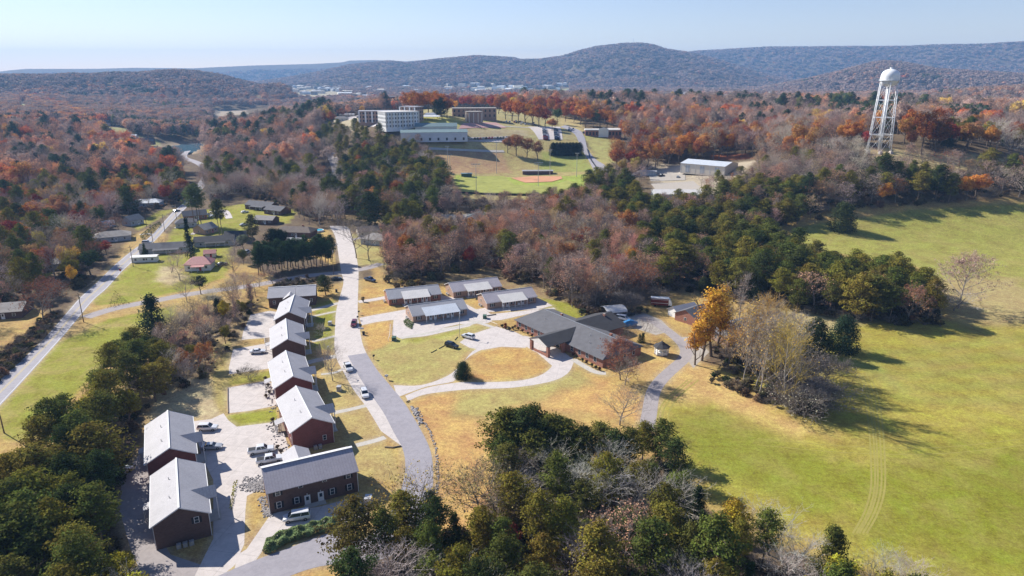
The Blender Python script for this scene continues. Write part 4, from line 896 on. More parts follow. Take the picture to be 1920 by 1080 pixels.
# warehouses
def hall(px, py, L, W, az, ze, zr, label, roof='roof_hall', wall='cream', ndoor=3):
    e = house(px, py, L, W, az, ze, zr, roof, wall, label, detail=False, name='warehouse', cat='warehouse')
    for i in range(ndoor): mb = MB(); slabon(mb, L, W, 'f', -L/2+L*(i+.5)/ndoor, ze*.42, 3.4, ze*.8, -.05, .06); mb.build('roller_door', M['siding'], e)
    for i in range(7): x = -L/2+L*i/6; mb = MB(); slabon(mb, L, W, 'f', min(max(x, -L/2+.1), L/2-.1), ze/2, .2, ze, -.02, .09); mb.build('downpipe', M['trim'], e)
    for i in range(4): mb = MB(); slabon(mb, L, W, 'l', -W/2+W*(i+.5)/4, ze*.5, .25, ze, -.02, .08); mb.build('downpipe', M['trim'], e)
    return e
hall(1329,322,34,26,128,6.5,8.4,'large white warehouse with a pale blue low-pitched roof','roof_hall')
hall(1268,372,30,16,92,4,5.8,'long white-roofed shed below the big warehouse, grey open front','porch_white','siding',4)
hall(1215,178+150,12,6,100,3,3.6,'small grey shed at the yard edge of the warehouse','roof_grey','siding',1)
# outbuildings right of the clinic
house(1280,590,10,5,60,2.5,4,'roof_white','white','white arched-roof shed between the box truck and the grove',wins=2,name='shed',cat='shed')
house(1300,600,10,9,50,2.8,5,'shingle','brick','grey roofed garage house next to the white shed, behind the yellow tree')
house(1385,628,22,11,60,3,5.4,'shingle','brick_tan','pinkish house with a grey roof hidden inside the birch grove',hip=3); house(1440,606,9,7,60,2.6,4.2,'shingle','siding','small grey outbuilding behind the grove')
# white gazebo-like shed
g = G(1240,664); e = empty('garden_kiosk', tuple(g), .3, 'small white octagonal kiosk with a black peaked roof on the clinic lawn', 'kiosk'); footprint(e, 4, 4, 2)
oct_ = lambda r, z: [(r*math.cos(math.pi/8+i*math.pi/4), r*math.sin(math.pi/8+i*math.pi/4), z) for i in range(8)]
MB().hull([oct_(2.4, 0), oct_(2.4, .25)]).build('base', M['wood_deck'], e)
MB().hull([oct_(2.0, .25), oct_(2.0, 1.1)]).build('railing', M['white'], e)
for p in oct_(2.1, 0): MB().box(p[0]-.1, p[0]+.1, p[1]-.1, p[1]+.1, .2, 2.7).build('post', M['white'], e)
MB().hull([oct_(1.9, 1.9), oct_(2.0, 2.7)]).build('upper_panel', M['white'], e)
MB().hull([oct_(2.7, 2.65), oct_(2.7, 2.75), oct_(1.2, 3.6)]).hull([oct_(1.2, 3.6), oct_(.9, 3.9), oct_(.1, 4.5)]).build('roof', M['shingle_dark'], e)
# carport and covered boat behind the clinic
g = G(1150,592); e = empty('carport', tuple(g), math.radians(15), 'rounded white metal carport behind the clinic wing', 'carport'); footprint(e, 8, 7)
arc = [(3.4*math.cos(t_), 2.4+1.3*math.sin(t_)) for t_ in np.linspace(math.pi, 0, 11)]; mb = MB()
for (y0, za), (y1, zb) in zip(arc, arc[1:]): mb.hull([[(x,y0,za),(x,y1,zb),(x,y1,zb-.08),(x,y0,za-.08)] for x in (-4, 4)])
mb.build('roof', M['porch_white'], e)
for x in (-3.8, 0, 3.8):
    for y in (-3.35, 3.35): MB().cyl(x, y, 0, 2.4, .06).build('post', M['galv'], e)
# ---- school buildings
def block(px, py, L, W, az, h, nf, label, wall='brick_tan', cols=10, roof='porch_white', par=.5, name='school_building', band=None, frame='trim', side='f', group=None, pw=1.6):
    g = G(px, py); e = empty(name, tuple(g), math.radians(90-az), label, 'building', group); footprint(e, L, W, 3)
    MB().box(-L/2, L/2, -W/2, W/2, -3, h).build('wall', M[wall], e); MB().box(-L/2-.25, L/2+.25, -W/2-.25, W/2+.25, h, h+par).build('roof', M[roof], e)
    for f in range(nf):
        z = h*(f+.55)/nf
        for sd, LL, n in (('f', L, cols), ('l', W, max(2, int(cols*W/L))), ('r', W, max(2, int(cols*W/L)))):
            for i in range(n):
                mb = MB(); slabon(mb, L, W, sd, -LL/2+LL*(i+.5)/n, z, pw, h/nf*.5, -.05, .06); w_ = mb.build('window', M['glass'], e)
    if band:
        for i in range(cols//2+1): mb = MB(); slabon(mb, L, W, 'f', -L/2+.6+(L-1.2)*i/(cols//2), h/2, 1.5, h, -.04, .12); mb.build('pilaster', M[band], e)
    return e
block(728,207,62,20,84,11,3,'white flat-roofed three-storey school block at the back of the campus','white',14,pw=1.2)
block(735,203,12,9,84,19,1,'dark brick stair tower standing above the white school block','brick_brown',3,'roof_grey')
block(711,229,38,15,82,10.5,3,'tan brick school block with tall white window bands, left of the pale dormitory','brick_tan',12,'roof_white',.5,'school_building','trim')
block(748,238,31,20,60,13,4,'pale four-storey dormitory block, the whitest and largest on the campus','white',12,'porch_white',.6,'school_building','cream',pw=1.0)
block(772,226,18,12,120,12,4,'tan and white side block joined behind the dormitory','brick_tan',6,'roof_white',.6,'school_building','white')
e = house(814,262,56,20,82,7.0,8.6,'roof_teal','cream','long cream gymnasium with a dull teal metal roof below the campus',detail=False,name='gymnasium',cat='building')
e.children[1].data.materials[0] = M['roof_hall']
for i in range(8): mb = MB(); slabon(mb, 56, 20, 'f', -25+i*7.1, 1.4, 1.6, 2.2, -.05, .06); mb.build('window' if i % 3 else 'door', M['glass'], e)
e = house(818,247,36,14,84,5,7.5,'roof_teal','cream','dark teal roofed hall rising behind the cream gymnasium',detail=False,name='sports_hall',cat='building')
block(889,221,44,16,84,9.5,2,'tan brick school block with a rust roof edge beside the red court','brick_tan',10,'shingle_light',.4)
g = G(889,229); e = empty('round_hall', tuple(g), 0, 'round tan brick hall with upright fins in front of the brick school block', 'building'); footprint(e, 16, 16)
MB().cyl(0, 0, -2, 9.5, 8, n=24).build('wall', M['brick_tan'], e)
for i in range(12): a = i*math.pi/6; MB().box(7.7, 8.5, -.35, .35, 0, 9).build('pilaster', M['cream'], e, (0,0,0), a)
MB().cyl(0, 0, 9.5, 10, 8.3, n=24).build('roof', M['shingle_light'], e)
g = G(807,224); e = empty('event_tent', tuple(g), 0, 'white peaked event tent on the campus lawn', 'tent'); footprint(e, 18, 12)
rc = lambda x, y, z: [(-x,-y,z),(x,-y,z),(x,y,z),(-x,y,z)]
MB().hull([rc(9,6,2.6), rc(9,6,3.0), rc(6,3,3.8), rc(3.5,.8,6)]).build('canopy', M['white'], e)
for x in (-8.8, -3, 3, 8.8):
    for y in (-5.8, 5.8): MB().cyl(x, y, 0, 2.7, .12).build('pole', M['white'], e)
e = block(1130,256,34,12,92,6,1,'long low brick school annex with a white stepped gable over its door','brick',11,'porch_white',.9)
MB().box(-4.5, 4.5, -6.5, -6.1, 0, 7.6).poly([(-4.5,-6.51,7.6),(4.5,-6.51,7.6),(0,-6.51,9)]).build('entrance_gable', M['white'], e)
for x in (-4.2, 0, 4.2): MB().box(x-.4, x+.4, -6.9, -6.5, 0, 7).build('column', M['white'], e)
house(640,228,16,10,60,4,6.5,'shingle_light','cream','low pale house at the left end of the campus car park',hip=4)
house(650,219,22,10,80,3.5,4.6,'roof_white','cream','low cream shed behind the campus car park',detail=False)
e = house(1008,326,24,5,88,2.6,3.1,'roof_grey','brick_brown','long low dugout shed behind the infield',detail=False,name='dugout',cat='shed'); house(875,331,8,3.5,88,2.4,2.8,'roof_teal','green_box','dark dugout at the left side of the ball field',detail=False,name='dugout',cat='shed')
house(1180,250,44,14,95,4,5,'porch_white','cream','pale long roof showing over the golden trees beyond the school road',detail=False)
# right-hand neighbourhood and left hill houses
for i, q in enumerate([(1850,246,20,12,80,'shingle_brown','cream','cream house with a broad brown roof at the right, nearest of its street'),(1892,240,16,10,70,'shingle_dark','brick_brown','dark roofed house at the right edge beside the cream one'),(1872,232,16,9,95,'shingle','white','white house behind the brown roofed one at the right'),(1906,229,18,10,80,'shingle','siding','grey roofed house at the right edge, farthest of its street'),(1818,240,9,6,60,'porch_white','white','small white outbuilding at the left end of the right-hand street')]):
    view_gap(house(q[0],q[1],q[2],q[3],q[4],3.4,6,q[5],q[6],q[7],hip=3 if i % 2 else 0), q[2], 40)
for q in [(44,208,24,12,60,'porch_white','white','white flat roofed building at the bend of the hill road'),(97,216,20,12,85,'porch_white','white','bright white roofed house on the left hillside'),(150,207,46,12,88,'shingle','brick_brown','long grey roofed building in the hillside clearing'),(232,264,34,14,80,'roof_hall','siding','blue-roofed house by the lakeside lawn'),(268,270,30,6,86,'shingle','brick_brown','long low brown building on the lake bank'),(143,274,20,9,82,'roof_white','white','white-roofed house above the orange trees on the left'),(100,236,22,12,86,'shingle_light','cream','low pale house among the trees of the left hillside'),(195,235,18,10,70,'shingle_dark','siding','dark roofed house at the top of the hillside lawn')]:
    view_gap(house(q[0],q[1],q[2],q[3],q[4],4.5,8,q[5],q[6],q[7],detail=False), q[2], 75)
tw = 0
for (x0,x1,y0,y1,n) in ((545,700,164,178,44),(700,840,163,176,14),(840,960,160,176,26),(960,1070,160,172,18),(1200,1330,180,193,24),(1330,1440,178,190,10),(1440,1480,176,182,3),(640,700,180,186,6)):
    for _ in range(n):
        p = G(random.uniform(x0,x1), random.uniform(y0,y1)); L = random.uniform(18, 55); W = random.uniform(12, 24); z = random.uniform(7, 14); mb = MB()
        A5 = lambda x: [(x,-W/2,-2),(x,W/2,-2),(x,W/2,z),(x,0,z+random.choice((1,2.5))),(x,-W/2,z)]
        mb.hull([A5(-L/2), A5(L/2)]); o = mb.build('town_house', M[random.choice(['white','cream','roof_hall','shingle_light','shingle_light'])], None, tuple(p), random.uniform(0, 3))
        tag(o, 'pale speck of a house among the trees of the distant valley town', 'house', 'houses of the distant valley town'); AVOID.append([(p[0]-L*.6,p[1]-L*2),(p[0]+L*.6,p[1]-L*2),(p[0]+L*.6,p[1]+L),(p[0]-L*.6,p[1]+L)])
# ---- water tower
g = np.array(P(1647,284,36.2)); g[2] = hz(g[0], g[1]); e = empty('water_tower', tuple(g), .2, 'white water tower on six splayed legs above the wooded ridge', 'water tower')
AVOID.append([(g[0]-13,g[1]-25),(g[0]+13,g[1]-25),(g[0]+13,g[1]+12),(g[0]-13,g[1]+12)])
e.scale = (.92, .92, .945)
tk = MB().lathe([(1.0,42.2),(3.1,42.8),(4.9,44.0),(5.7,45.6),(5.95,46.6),(5.95,49.0),(5.7,50.3),(4.9,51.8),(3.3,53.0),(1.4,53.55),(.4,53.7)], n=32).build('tank', M['tower'], e, smooth=True)
MB().lathe([(5.95,46.2),(6.8,46.2),(6.8,46.35),(5.95,46.35)], n=32).build('walkway', M['tower'], tk)
rl = MB()
for i in range(24): a = i*math.pi/12; b = a+math.pi/12; rl.tube((6.7*math.cos(a),6.7*math.sin(a),47.3), (6.7*math.cos(b),6.7*math.sin(b),47.3), .05, n=4); rl.tube((6.7*math.cos(a),6.7*math.sin(a),46.3), (6.7*math.cos(a),6.7*math.sin(a),47.3), .04, n=4)
rl.build('railing', M['tower'], tk); MB().cyl(0,0,53.6,54.6,.9,n=12).build('vent', M['tower'], tk); MB().cyl(-1.6,0,53.2,57.2,.09).build('antenna', M['galv'], tk)
MB().cyl(0,0,0,42.6,.7,n=14).build('riser_pipe', M['tower'], e, smooth=True)
lp = lambda i, z: ((8.4-2.5*z/46)*math.cos(i*math.pi/3), (8.4-2.5*z/46)*math.sin(i*math.pi/3), z)
for i in range(6): MB().tube(lp(i,-.5), lp(i,46.2), .27, .24, 10).build('leg', M['tower'], e, smooth=True); MB().box(lp(i,0)[0]-1, lp(i,0)[0]+1, lp(i,0)[1]-1, lp(i,0)[1]+1, -1.5, .4).build('footing', M['concrete'], e)
for z in (11, 22.3, 33.6):
    mb = MB()
    for i in range(6): mb.tube(lp(i,z), lp(i+1,z), .15, n=6)
    for i in range(3): mb.tube(lp(i,z), lp(i+3,z), .07, n=4)
    mb.build('strut_ring', M['tower'], e)
for z0_, z1_ in ((0,11),(11,22.3),(22.3,33.6),(33.6,45)):
    for i in range(6): MB().tube(lp(i,z0_), lp(i+1,z1_), .06, n=4).tube(lp(i+1,z0_), lp(i,z1_), .06, n=4).build('brace_rod', M['tower'], e)
mb = MB()
for dx in (-.25, .25): mb.tube((lp(2,0)[0]+dx, lp(2,0)[1]-.6, 0), (lp(2,46)[0]+dx, lp(2,46)[1]-.6, 46), .05, n=4)
mb.build('ladder', M['tower'], e)
g2 = G(1200,82.5) if False else None
m0 = P(1187,82,0); d = ray(1187,81.5); R = 4800/math.hypot(d[0], d[1]); x_, y_ = d[0]*R, d[1]*R
e = empty('radio_mast', (x_, y_, hz(x_, y_)-5), 0, 'thin radio mast on the summit of the central mountain', 'mast'); MB().cyl(0,0,0,50,1.1,.6,6).build('pole', M['galv'], e)
# ---- vehicles
def car_mesh(kind):
    """x forward; returns builders for body, cabin glass, roof, lights"""
    k = {'sedan': (4.8,.92,[(-2.4,.95),(-2.3,1.0),(-1.6,1.02),(.9,1.0),(1.5,.95),(2.25,.8),(2.4,.6)],(-1.75,.95,-1.05,.25),1.46),
         'suv': (4.8,.95,[(-2.4,1.1),(-2.35,1.15),(-1.5,1.15),(1.0,1.12),(1.5,1.08),(2.3,.95),(2.4,.7)],(-2.3,1.15,-2.0,.35),1.78),
         'van': (5.3,1.0,[(-2.65,1.15),(-2.6,1.2),(-1.5,1.2),(1.3,1.15),(1.8,1.08),(2.5,.9),(2.65,.65)],(-2.55,1.7,-2.35,.9),1.95),
         'pickup': (5.9,.99,[(-2.95,1.15),(-2.9,1.2),(-1.1,1.2),(1.2,1.15),(1.7,1.12),(2.8,1.0),(2.95,.75)],(-1.0,1.5,-.8,.75),1.88)}[kind]
    L, hw, prof, cab, zt = k; z0 = .32 if kind in ('sedan',) else .42; body = MB()
    ring = lambda x, z, w: [(x,-w*.94,z0),(x,-w,z0+.15),(x,-w,z-.14),(x,-w*.9,z),(x,w*.9,z),(x,w,z-.14),(x,w,z0+.15),(x,w*.94,z0)]
    body.hull([ring(x, z, hw*(.86 if i in (0, len(prof)-1) else .95 if i in (1, len(prof)-2) else 1)) for i, (x, z) in enumerate(prof)])
    zb = 1.0 if kind == 'sedan' else 1.14
    x0, x1, t0, t1 = cab; glass = MB(); rc = lambda a, b, w, z: [(a,-w,z),(b,-w,z),(b,w,z),(a,w,z)]
    glass.hull([rc(x0, x1, hw*.90, zb-.06), rc(t0, t1, hw*.74, zt-.06)])
    roof = MB(); roof.hull([rc(t0-.06, t1+.06, hw*.77, zt-.09), rc(t0, t1, hw*.74, zt-.01), rc(t0+.15, t1-.15, hw*.6, zt+.03)])
    f = lambda s: (t0+(t1-t0)*s, x0+(x1-x0)*s)
    for s in ((.0, .42, .98) if kind != 'pickup' else (0, .5, .98)):
        for sg in (-1, 1):
            a, b = f(s); roof.tube((a, sg*hw*.745, zt-.07), (b, sg*hw*.905, zb-.03), .06, n=4)
    return L, hw, z0, zt, body, glass, roof
WHEEL = MB()
WHEEL.tube((0,-.12,0), (0,.12,0), .36, n=14); WHEEL_ME = WHEEL.mesh('wheel', M['rubber'])
HUB_ME = MB().tube((0,-.135,0), (0,.135,0), .2, n=10).mesh('rim', M['hub'])
CARS = {}
def car(kind, paint, px, py, az, label, group=None, small=False, at=None):
    """az: where the nose points, clockwise from straight ahead"""
    key = (kind, paint); g = G(px, py) if at is None else at
    if key not in CARS:
        L, hw, z0, zt, b, gl, rf = car_mesh(kind); d = dict(b=b.mesh('body', M['car_'+paint]), g=gl.mesh('window_glass', M['glass']), r=rf.mesh('cab_roof', M['car_'+paint]), L=L, hw=hw)
        x = L/2-.03; d['h'] = MB().box(x-.12, x+.03, -.18, .18, .62, .8).mesh('headlight', M['trim']); d['t'] = MB().box(-x-.03, -x+.1, -.12, .12, .8, 1.0).mesh('tail_light', M['red'])
        if kind == 'pickup': d['bed'] = MB().box(-2.75, -1.12, -.8, .8, 1.19, 1.225).mesh('load_bed', M['black'])
        CARS[key] = d
    d = CARS[key]; nm = {'sedan': 'car', 'suv': 'car', 'van': 'van', 'pickup': 'pickup_truck'}[kind]
    e = empty(nm, (g[0], g[1], g[2]+.03), math.radians(90-az), label, {'sedan': 'car', 'suv': 'car', 'van': 'van', 'pickup': 'pickup truck'}[kind], group)
    link('body', d['b'], e); link('window_glass', d['g'], e); link('cab_roof', d['r'], e)
    if not small:
        if 'bed' in d: link('load_bed', d['bed'], e)
        for sg in (-1, 1): link('headlight', d['h'], e, (0, sg*(d['hw']*.72), 0)); link('tail_light', d['t'], e, (0, sg*(d['hw']*.78), 0))
        for sx in (-1, 1):
            for sg in (-1, 1): w = link('wheel', WHEEL_ME, e, (sx*d['L']*.31, sg*(d['hw']-.1), .36)); link('rim', HUB_ME, w)
    return e
import collections
# ------------------------------------------------------------------ vehicles in place
car('sedan','white',484,662,80,'white sedan alone in the car park beside the second row house')
car('suv','white',390,806,85,'white car parked by the maroon house, farther of the two side by side')
car('sedan','silver',398,841,82,'silver sedan parked by the maroon house, between its porch and the white car')
car('suv','white',229,890,20,'pale car in deep shade on the rear drive behind the row')
car('pickup','white',490,848,72,'white pickup truck in the big lot, the one nearer the rock garden')
car('pickup','white',506,866,70,'white pickup truck with a dark load bed parked against the long brown house')
car('van','white',557,974,255,'white van standing in the shade before the brown two-storey house')
car('pickup','white',653,692,155,'white pickup truck at the kerb of the main street, black load bed')
car('suv','white',684,742,160,'white car parked on the concrete strip of the main street below the pickup')
car('suv','maroon',664,610,175,'small maroon car on the concrete street by the mailboxes')
car('suv','black',847,651,125,'black car beside the log barrier near the clinic loop')
car('suv','white',878,634,305,'white car beside the lamp post near the clinic loop')
car('pickup','blue',694,527,128,'dark blue pickup parked on the grass at the upper street corner')
car('sedan','black',631,525,70,'black car at the shaded junction under the evergreen')
car('suv','silver',276,457,85,'pale car driving on the left highway by the grey ranch house')
car('sedan','grey',331,397,30,'small grey car at the far end of the left highway')
car('pickup','blue',38,580,80,'blue pickup beside the grey-roofed house at the left edge')
car('van','white',463,476,10,'white van parked on the slope right of the pink roofed house')
for q in ((390,404,'silver','pale car under the tall pines, left of two'),(399,407,'white','white car under the tall pines, right of two'),(459,399,'white','white car on the green yard, upper of two'),(457,423,'silver','silver car on the green yard, lower of two'),(231,440,'white','white car beside the russet tree of the highway house'),(417,497,'grey','grey car under the bare tree beside the pink roofed house')): car('sedan',q[2],q[0],q[1],40,q[3])
for q in ((1163,586,'black','suv',100,'black car under the trees behind the clinic carport'),(1178,592,'black','suv',80,'dark car right of the black one behind the clinic'),(1168,600,'white','van',120,'white van parked behind the clinic wing'),(1240,331,'black','pickup',60,'black pickup in the warehouse yard'),(1228,318,'grey','suv',70,'grey car beside the scrap heap in the warehouse yard'),(1271,333,'silver','sedan',20,'silver car next to the big warehouse wall')): car(q[3],q[2],q[0],q[1],q[4],q[5])
# blue tarp-covered boat
g = G(1180,612); e = empty('covered_boat', tuple(g), math.radians(20), 'boat under a bright blue tarpaulin at the corner of the clinic wing', 'boat')
sec = lambda x, w, h: [(x,-w,.5),(x,-w*1.05,1.1),(x,-w*.5,h),(x,w*.5,h),(x,w*1.05,1.1),(x,w,.5)]
MB().hull([sec(-3,1,1.6), sec(-1.5,1.15,2.2), sec(0,1.2,2.5), sec(1.6,1,2.1), sec(3.2,.25,1.4)]).build('tarpaulin', M['blue'], e); MB().box(-2.8, 2.6, -.8, .8, .15, .5).build('trailer_frame', M['metal'], e)
# maroon box truck
g = G(1240,574); e = empty('box_truck', tuple(g), math.radians(-12), 'maroon step van with a white roof parked on the grass by the wood', 'truck'); footprint(e, 8, 3)
MB().box(-4, 2.6, -1.2, 1.2, .7, 3.3).build('body', M['car_maroon'], e); MB().box(-4.1, 2.7, -1.25, 1.25, 3.3, 3.45).build('roof', M['white'], e); MB().hull([[(2.6,y,z) for y, z in ((-1.15,.7),(1.15,.7),(1.15,3.1),(-1.15,3.1))],[(3.2,y,z) for y, z in ((-1.1,.7),(1.1,.7),(1.1,2.9),(-1.1,2.9))],[(3.9,y,z) for y, z in ((-1.05,.7),(1.05,.7),(1.05,1.5),(-1.05,1.5))]]).build('cab', M['car_white'], e)
MB().box(-3.9, 2.5, -1.23, -1.2, 1.5, 1.62).box(-3.9, 2.5, -1.23, -1.2, 2.9, 3.0).build('side_stripe', M['white'], e); MB().box(3.0, 3.35, -1.0, 1.0, 1.7, 2.7).build('windscreen', M['glass'], e)
for x in (-2.4, 2.9):
    for y in (-1.05, 1.05): w = link('wheel', WHEEL_ME, e, (x, y, .42)); w.scale = (1.2, 1.2, 1.2)
# campus car parks
CP_ = [((655,221),(760,232),16,'cars in the campus car park left of the dormitory'),((700,238),(745,244),7,'cars in the campus car park left of the dormitory'),((1022,243),(1050,262),26,'cars in the twin rows of the car park by the dark hedge'),((880,262),(955,259),15,'cars parked below the campus terrace'),((945,228),(1010,236),18,'cars on the upper campus lot by the autumn trees'),((1055,242),(1095,248),7,'cars along the campus road')]
for (x0,y0),(x1,y1),n,gr in CP_:
    for i in range(n):
        if 'twin' in gr: px = (1021, 1042)[i % 2]+(i//2)*.2; py = 243+(i//2)*1.6
        elif 'below' in gr: px = x0+(x1-x0)*i/(n-1); py = y0+(y1-y0)*i/(n-1)
        else: px = random.uniform(x0, x1); py = y0+(y1-y0)*((px-x0)/(x1-x0))+random.uniform(-3, 3)
        o = car(random.choice(['sedan','suv','suv']), random.choice(['white','white','silver','black','grey','blue','red','tan']), px, py, 90 if 'twin' in gr else random.choice([5,8,185]), 'small parked car'+gr[4:], gr, True)
# ------------------------------------------------------------------ poles, lamps, boxes, rails
def upole(px, py, h=10, az=40, label='', arm=True):
    g = G(px, py); e = empty('utility_pole', tuple(g), math.radians(90-az), label, 'utility pole', 'wooden utility poles')
    MB().cyl(0,0,-.5,h,.17,.11,8).build('pole', M['pole_wood'], e)
    if arm: MB().box(-1.1,1.1,-.16,-.05,h-.9,h-.75).build('crossarm', M['pole_wood'], e); MB().cyl(.3,.25,h-2.3,h-1.4,.2,n=8).build('transformer', M['galv'], e)
    return e, (g[0], g[1], g[2]+h)
ups = [upole(157,604,11,40,'utility pole at the highway junction with the side road'), upole(250,500,10,40,'utility pole on the lawn edge by the white trailer home'), upole(287,455,10,40,'utility pole beside the pale car on the highway'), upole(309,434,10,40,'utility pole across from the small grey highway house'), upole(331,410,9,40,'utility pole nearest the far end of the highway')]
tops = [u[1] for u in ups]
for (a, b) in zip(tops, tops[1:]):
    mb = MB()
    for dx in (-.9, .9):
        pts = [(a[0]+dx+(b[0]-a[0])*t, a[1]+(b[1]-a[1])*t, a[2]-.7+(b[2]-a[2])*t-1.2*4*t*(1-t)) for t in np.linspace(0, 1, 9)]
        for p, q in zip(pts, pts[1:]): mb.tube(p, q, .03, n=3)
    o = mb.build('power_line', M['black']); tag(o, 'pair of thin wires strung between the highway utility poles', 'cable', 'wires along the highway')
upole(626,514,12,90,'tall utility pole at the shaded street junction'); upole(275,425,8,40,'short pole on the lawn left of the far highway',False); upole(8,812,9,60,'utility pole cut by the left edge, above the dark pines',False)
upole(950,395,12,80,'slender pole standing in the russet wood below the ball field',False)
def lamp(px, py, h, label, heads=1, az=0):
    g = G(px, py); e = empty('street_lamp', tuple(g), math.radians(90-az), label, 'street lamp'); MB().cyl(0,0,0,h,.09,.06,8).build('post', M['metal'], e)
    MB().tube((0,0,h-.1), (1.1,0,h+.1), .05, n=5).build('arm', M['metal'], e); MB().box(.9,1.6,-.16,.16,h+.02,h+.18).build('lamp_head', M['galv'], e)
lamp(557,578,8,'street lamp left of the main street by the far house'); lamp(862,632,8,'street lamp on the grass by the white car near the clinic'); lamp(617,700,8,'street lamp among the saplings on the street lawn')
lamp(1152,300,8,'lamp post beside the school road'); lamp(1098,302,8,'lamp post on the slope left of the school road')
for px, py, h, w, lab in ((840,330,22,2.4,'left floodlight mast of the ball field'),(893,360,19,5.5,'floodlight mast in front of the ball field, left of the slender tree'),(931,325,24,3.2,'tallest floodlight mast, on the brown slope'),(1009,350,17,6,'floodlight mast standing before the infield'),(1031,330,20,2.5,'floodlight mast right behind the infield'),(1081,332,18,2.5,'floodlight mast at the right end of the ball field'),(844,324,14,2,'short floodlight mast beside the left one')):
    g = G(px, py); e = empty('floodlight_mast', tuple(g), 0, lab, 'floodlight', 'floodlight masts round the ball field'); MB().cyl(0,0,0,h,.22,.13,8).build('pole', M['galv'], e)
    for z in (h-.2, h-1.2): MB().box(-w/2,w/2,-.08,.08,z-.08,z+.08).build('crossbar', M['galv'], e)
    for i in range(6): x = -w/2+w*i/5; MB().box(x-.3,x+.3,-.4,.0,h-.1,h+.5).build('lamp', M['metal'], e)
def small(name, px, py, dims, mat, label, cat, az=0, group=None):
    g = G(px, py); e = empty(name, tuple(g), math.radians(90-az), label, cat, group); L, W, h = dims
    MB().box(-L/2-.15,L/2+.15,-W/2-.15,W/2+.15,0,.1).build('base', M['walk'], e); MB().hull([[(-L/2,-W/2,.1),(L/2,-W/2,.1),(L/2,W/2,.1),(-L/2,W/2,.1)],[(-L/2,-W/2,h*.9),(L/2,-W/2,h*.9),(L/2,W/2,h),(-L/2,W/2,h)]]).build('body', M[mat], e)
    MB().box(-L/2-.05,L/2+.05,-W/2-.05,W/2+.05,h,h+.06).build('lid', M[mat], e); return e
small('transformer_box',619,609,(1.4,1.1,1.2),'galv','white-lidded utility box on the lawn by the small bare tree','utility box'); small('transformer_box',636,732,(1.4,1.1,1.3),'galv','pale utility box on the lawn of the maroon house','utility box')
small('transformer_box',739,638,(1.7,1.3,1.2),'green_box','dark green utility box by the duplex drive','utility box'); small('transformer_box',909,597,(1.8,1.3,1.2),'green_box','dark green utility box between the duplexes','utility box')
small('transformer_box',691,943,(1.7,1.3,1.5),'galv','large white utility box on the lawn at the end of the brown house','utility box'); small('waste_bin',682,628,(.7,.7,1.2),'black','black wheelie bin by the mailboxes','bin'); small('waste_bin',631,548,(.7,.7,1.2),'black','black wheelie bin by the far house','bin')
def mailbox(px, py, label, n=1, mat='galv'):
    g = G(px, py); e = empty('mailbox', tuple(g), 1.2, label, 'mailbox')
    MB().cyl(0,0,0,1.1,.06,n=5).build('post', M['pole_wood'], e)
    for i in range(n): mb = MB(); mb.hull([[(x,y+(i-n/2+.5)*.5,z) for y, z in ((-.2,1.05),(.2,1.05),(.2,1.4),(.1,1.55),(-.1,1.55),(-.2,1.4))] for x in (-.35,.35)]); mb.build('box', M[mat], e)
mailbox(677,622,'row of mailboxes on the kerb by the maroon car',4); mailbox(673,590,'mailbox at the mouth of the first duplex drive',1,'black'); mailbox(701,674,'dark mailbox on the bank beside the pickup',1,'black'); mailbox(725,712,'pale mailbox cluster above the drive junction',2); mailbox(671,600,'second mailbox below the first duplex drive',1,'black')
def rail(pts, h, r, mat, label, name='timber_rail', posts=True, cat='barrier'):
    e = empty(name, tuple(G(*pts[0])), 0, label, cat); o = np.array(e.location)
    for i in range(len(pts)-1):
        a = G(*pts[i])-o; b = G(*pts[i+1])-o; MB().tube((a[0],a[1],a[2]+h), (b[0],b[1],b[2]+h), r, n=6).build('rail', M[mat], e)
    if posts:
        for p in pts: a = G(*p)-o; MB().cyl(a[0],a[1],a[2],a[2]+h,.06,n=5).build('post', M[mat], e)
rail([(808,662),(819,656)],.1,.11,'dark','dark log lying on the grass, left of the black car',posts=False); rail([(823,654),(834,648)],.1,.11,'dark','dark log lying on the grass, next to the black car',posts=False); rail([(853,638),(858,632)],.1,.11,'dark','short dark log between the black and the white car',posts=False)
rail([(732,612),(731,632),(728,640)],.9,.05,'trim','thin white handrail by the duplex drive','handrail'); rail([(888,599),(912,604),(932,612)],.9,.05,'trim','white handrail along the sloping duplex path','handrail'); rail([(913,593),(930,590)],.2,.16,'dark','dark log beside the green utility box',posts=False)
rail([(722,839),(737,840),(752,837)],.15,.2,'wood_deck','timber edge at the end of the concrete strip','timber_edge',False); rail([(427,728),(427,750),(428,775)],.15,.15,'wood_deck','timber edge on the left side of the third car park','timber_edge',False); rail([(762,755),(768,752)],.2,.15,'dark','dark log end at the drive junction',posts=False)
